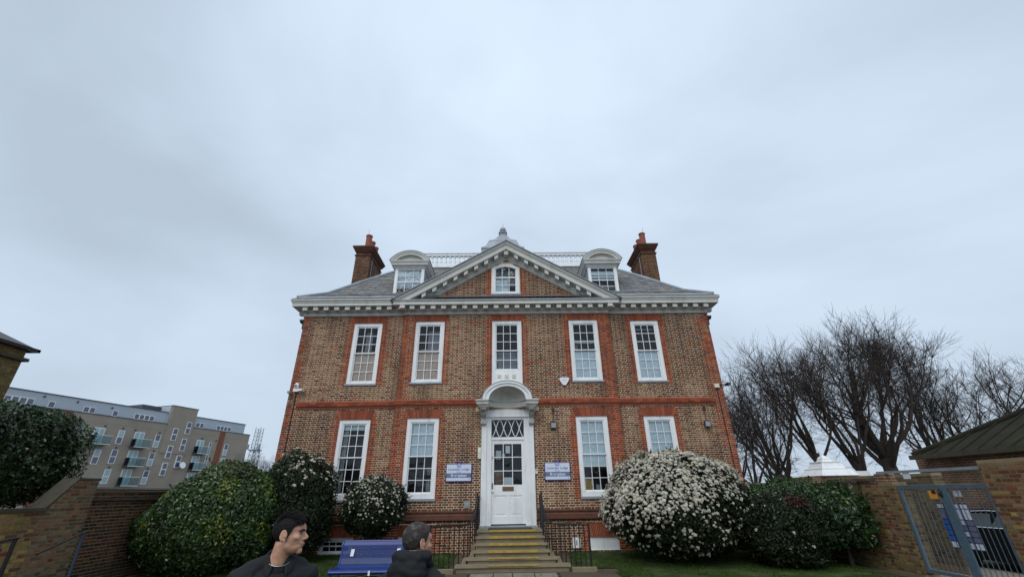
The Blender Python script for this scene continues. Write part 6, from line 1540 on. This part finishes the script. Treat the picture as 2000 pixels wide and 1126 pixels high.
sk = bpy.data.materials.new('skin'); sk.use_nodes = True; MATS['skin'] = sk; t_ = sk.node_tree; n_ = t_.nodes; l_ = t_.links; b_ = n_['Principled BSDF']
g_ = n_.new('ShaderNodeNewGeometry'); z_ = n_.new('ShaderNodeTexNoise'); z_.inputs['Scale'].default_value = 28; z_.inputs['Detail'].default_value = 5; l_.new(g_.outputs['Position'], z_.inputs['Vector'])
r_ = n_.new('ShaderNodeValToRGB'); r_.color_ramp.elements[0].position = .35; r_.color_ramp.elements[0].color = (.46, .235, .150, 1); r_.color_ramp.elements[1].position = .68; r_.color_ramp.elements[1].color = (.58, .345, .235, 1)
l_.new(z_.outputs['Fac'], r_.inputs[0]); l_.new(r_.outputs[0], b_.inputs['Base Color']); b_.inputs['Roughness'].default_value = .5; b_.inputs['Subsurface Weight'].default_value = .15; b_.inputs['Subsurface Radius'].default_value = (.012, .005, .003); b_.inputs['Subsurface Scale'].default_value = .6
g0 = -.145
# man with dark hair, chest turned three quarters to the camera, looking right
H1 = 1.838
T1 = R(-62)
p1, ch1, Hm1, jk1 = person((-1.545, -13.30, g0), H1, -66, 4, 0, 'man with short dark hair in a black jacket looking toward the door', 'hair_black', head_off=(.010, .052))
m = MB()                                                             # stand collar of the zipped top and the open jacket collar
def ringpts(cz, rx, ry, cx, a0, a1, n, tilt=0): return [(cx+rx*math.cos(a), ry*math.sin(a), cz+tilt*math.cos(a)) for a in (a0+(a1-a0)*i/n for i in range(n+1))]
A_ = ringpts(1.475, .082, .085, .0, -math.pi, math.pi, 28, -.045); B_ = [(x, y+.018, z) for x, y, z in ringpts(1.545, .070, .072, .002, -math.pi, math.pi, 28, -.035)]; C_ = ringpts(1.42, .12, .14, .0, -math.pi, math.pi, 28, -.05)
for P_, Q_ in ((C_, A_), (A_, B_)):
    for i in range(28): m.face([P_[i], P_[i+1], Q_[i+1], Q_[i]])
ob = ch1('top_collar', m, 'jacket_inner'); sm = ob.modifiers.new('t', 'SOLIDIFY'); sm.thickness = .006
m = MB(); m.tube([(.135, 0, 1.33), (.128, 0, 1.38), (.117, 0, 1.425)], .004, 6); ch1('zip', m, 'zip')
m = MB(); m.tube([(p[0]*1.01, p[1]*1.01, p[2]+.001) for p in B_], .0025, 5); ch1('collar_edge', m, 'zip')
m = MB(); A_ = [(x, y+.008, z) for x, y, z in ringpts(1.455, .112, .120, -.006, .50, 2*math.pi-.50, 28, -.06)]; B_ = [(x, y+.022, z) for x, y, z in ringpts(1.560, .094, .098, -.006, .42, 2*math.pi-.42, 28, -.05)]
for i in range(28): m.face([A_[i], A_[i+1], B_[i+1], B_[i]])
ob = ch1('jacket_collar', m, 'jacket'); sm = ob.modifiers.new('t', 'SOLIDIFY'); sm.thickness = .014
m = MB()
for s in (-1, 1): m.face([(.142, s*.018, 1.12), (.118, s*.125, 1.40), (.123, s*.085, 1.44), (.150, s*.012, 1.30)][::s])
ob = ch1('lapel', m, 'jacket'); sm = ob.modifiers.new('t', 'SOLIDIFY'); sm.thickness = .008
# man seen from behind with hood and rucksack
p2, ch2, Hm2, jk2 = person((-.61, -13.30, g0), 1.768, 72, 42, 3, 'man with cropped grey hair in a black hooded jacket and rucksack, seen from behind', 'hair_grey', grey=True)
m = MB(); ell(m, (-.100, 0, 1.535), (.080, .145, .095)); ell(m, (-.125, 0, 1.44), (.075, .135, .08)); ell(m, (-.11, 0, 1.36), (.06, .11, .06))
for s in (-1, 1): limbtube(m, [(-.115, s*.055, 1.61), (-.05, s*.108, 1.615), (.03, s*.10, 1.53), (.085, s*.055, 1.475), (.10, s*.02, 1.43)], [.045, .042, .038, .034, .028])
limbtube(m, [(-.10, -.10, 1.61), (-.130, 0, 1.618), (-.10, .10, 1.61)], [.035, .042, .035])
me = remesh(m, .008, 4); nrm = [v.normal.copy() for v in me.vertices]
for v in me.vertices:
    c = v.co; v.co = c+nrm[v.index]*.010*(noise.noise(Vector((c.x*12, c.y*10, c.z*26)))); 
T2 = Matrix.Rotation(R(72), 4, 'Z')
for v in me.vertices: v.co = (T2 @ v.co)*(1.768/1.8)
me.materials.append(MATS['jacket']); link('hood', me, p2)
for s in (-1, 1):
    m = MB(); pts = [(-.155, s*.085, 1.18), (-.15, s*.10, 1.32), (-.115, s*.115, 1.42), (-.03, s*.118, 1.495), (.07, s*.115, 1.46), (.13, s*.11, 1.34), (.10, s*.15, 1.15)]
    k0 = 0; m.tube(pts, .022, 8); ch2('strap', m, 'strap')
bpk = MB()
for z, rx, ry in ((1.25, .085, .13), (1.12, .10, .145), (.98, .10, .145), (.90, .09, .135)): ell(bpk, (-.225, 0, z), (rx, ry, .12))
me = remesh(bpk, .010, 4)
for v in me.vertices: v.co = (T2 @ v.co)*(1.768/1.8)
me.materials.append(MATS['strap']); bag = link('rucksack', me, None, (-.61, -13.30, g0)); tag(bag, 'black rucksack on the back of the hooded man', 'rucksack')
mt_ = text_mesh('BERG', .036, 'logo', .001)
o = link('sleeve_lettering', mt_, p2); q = T2 @ Vector((-.088, -.176, 1.452)); o.location = q*(1.768/1.8); o.rotation_euler = (R(58), R(12), R(14))
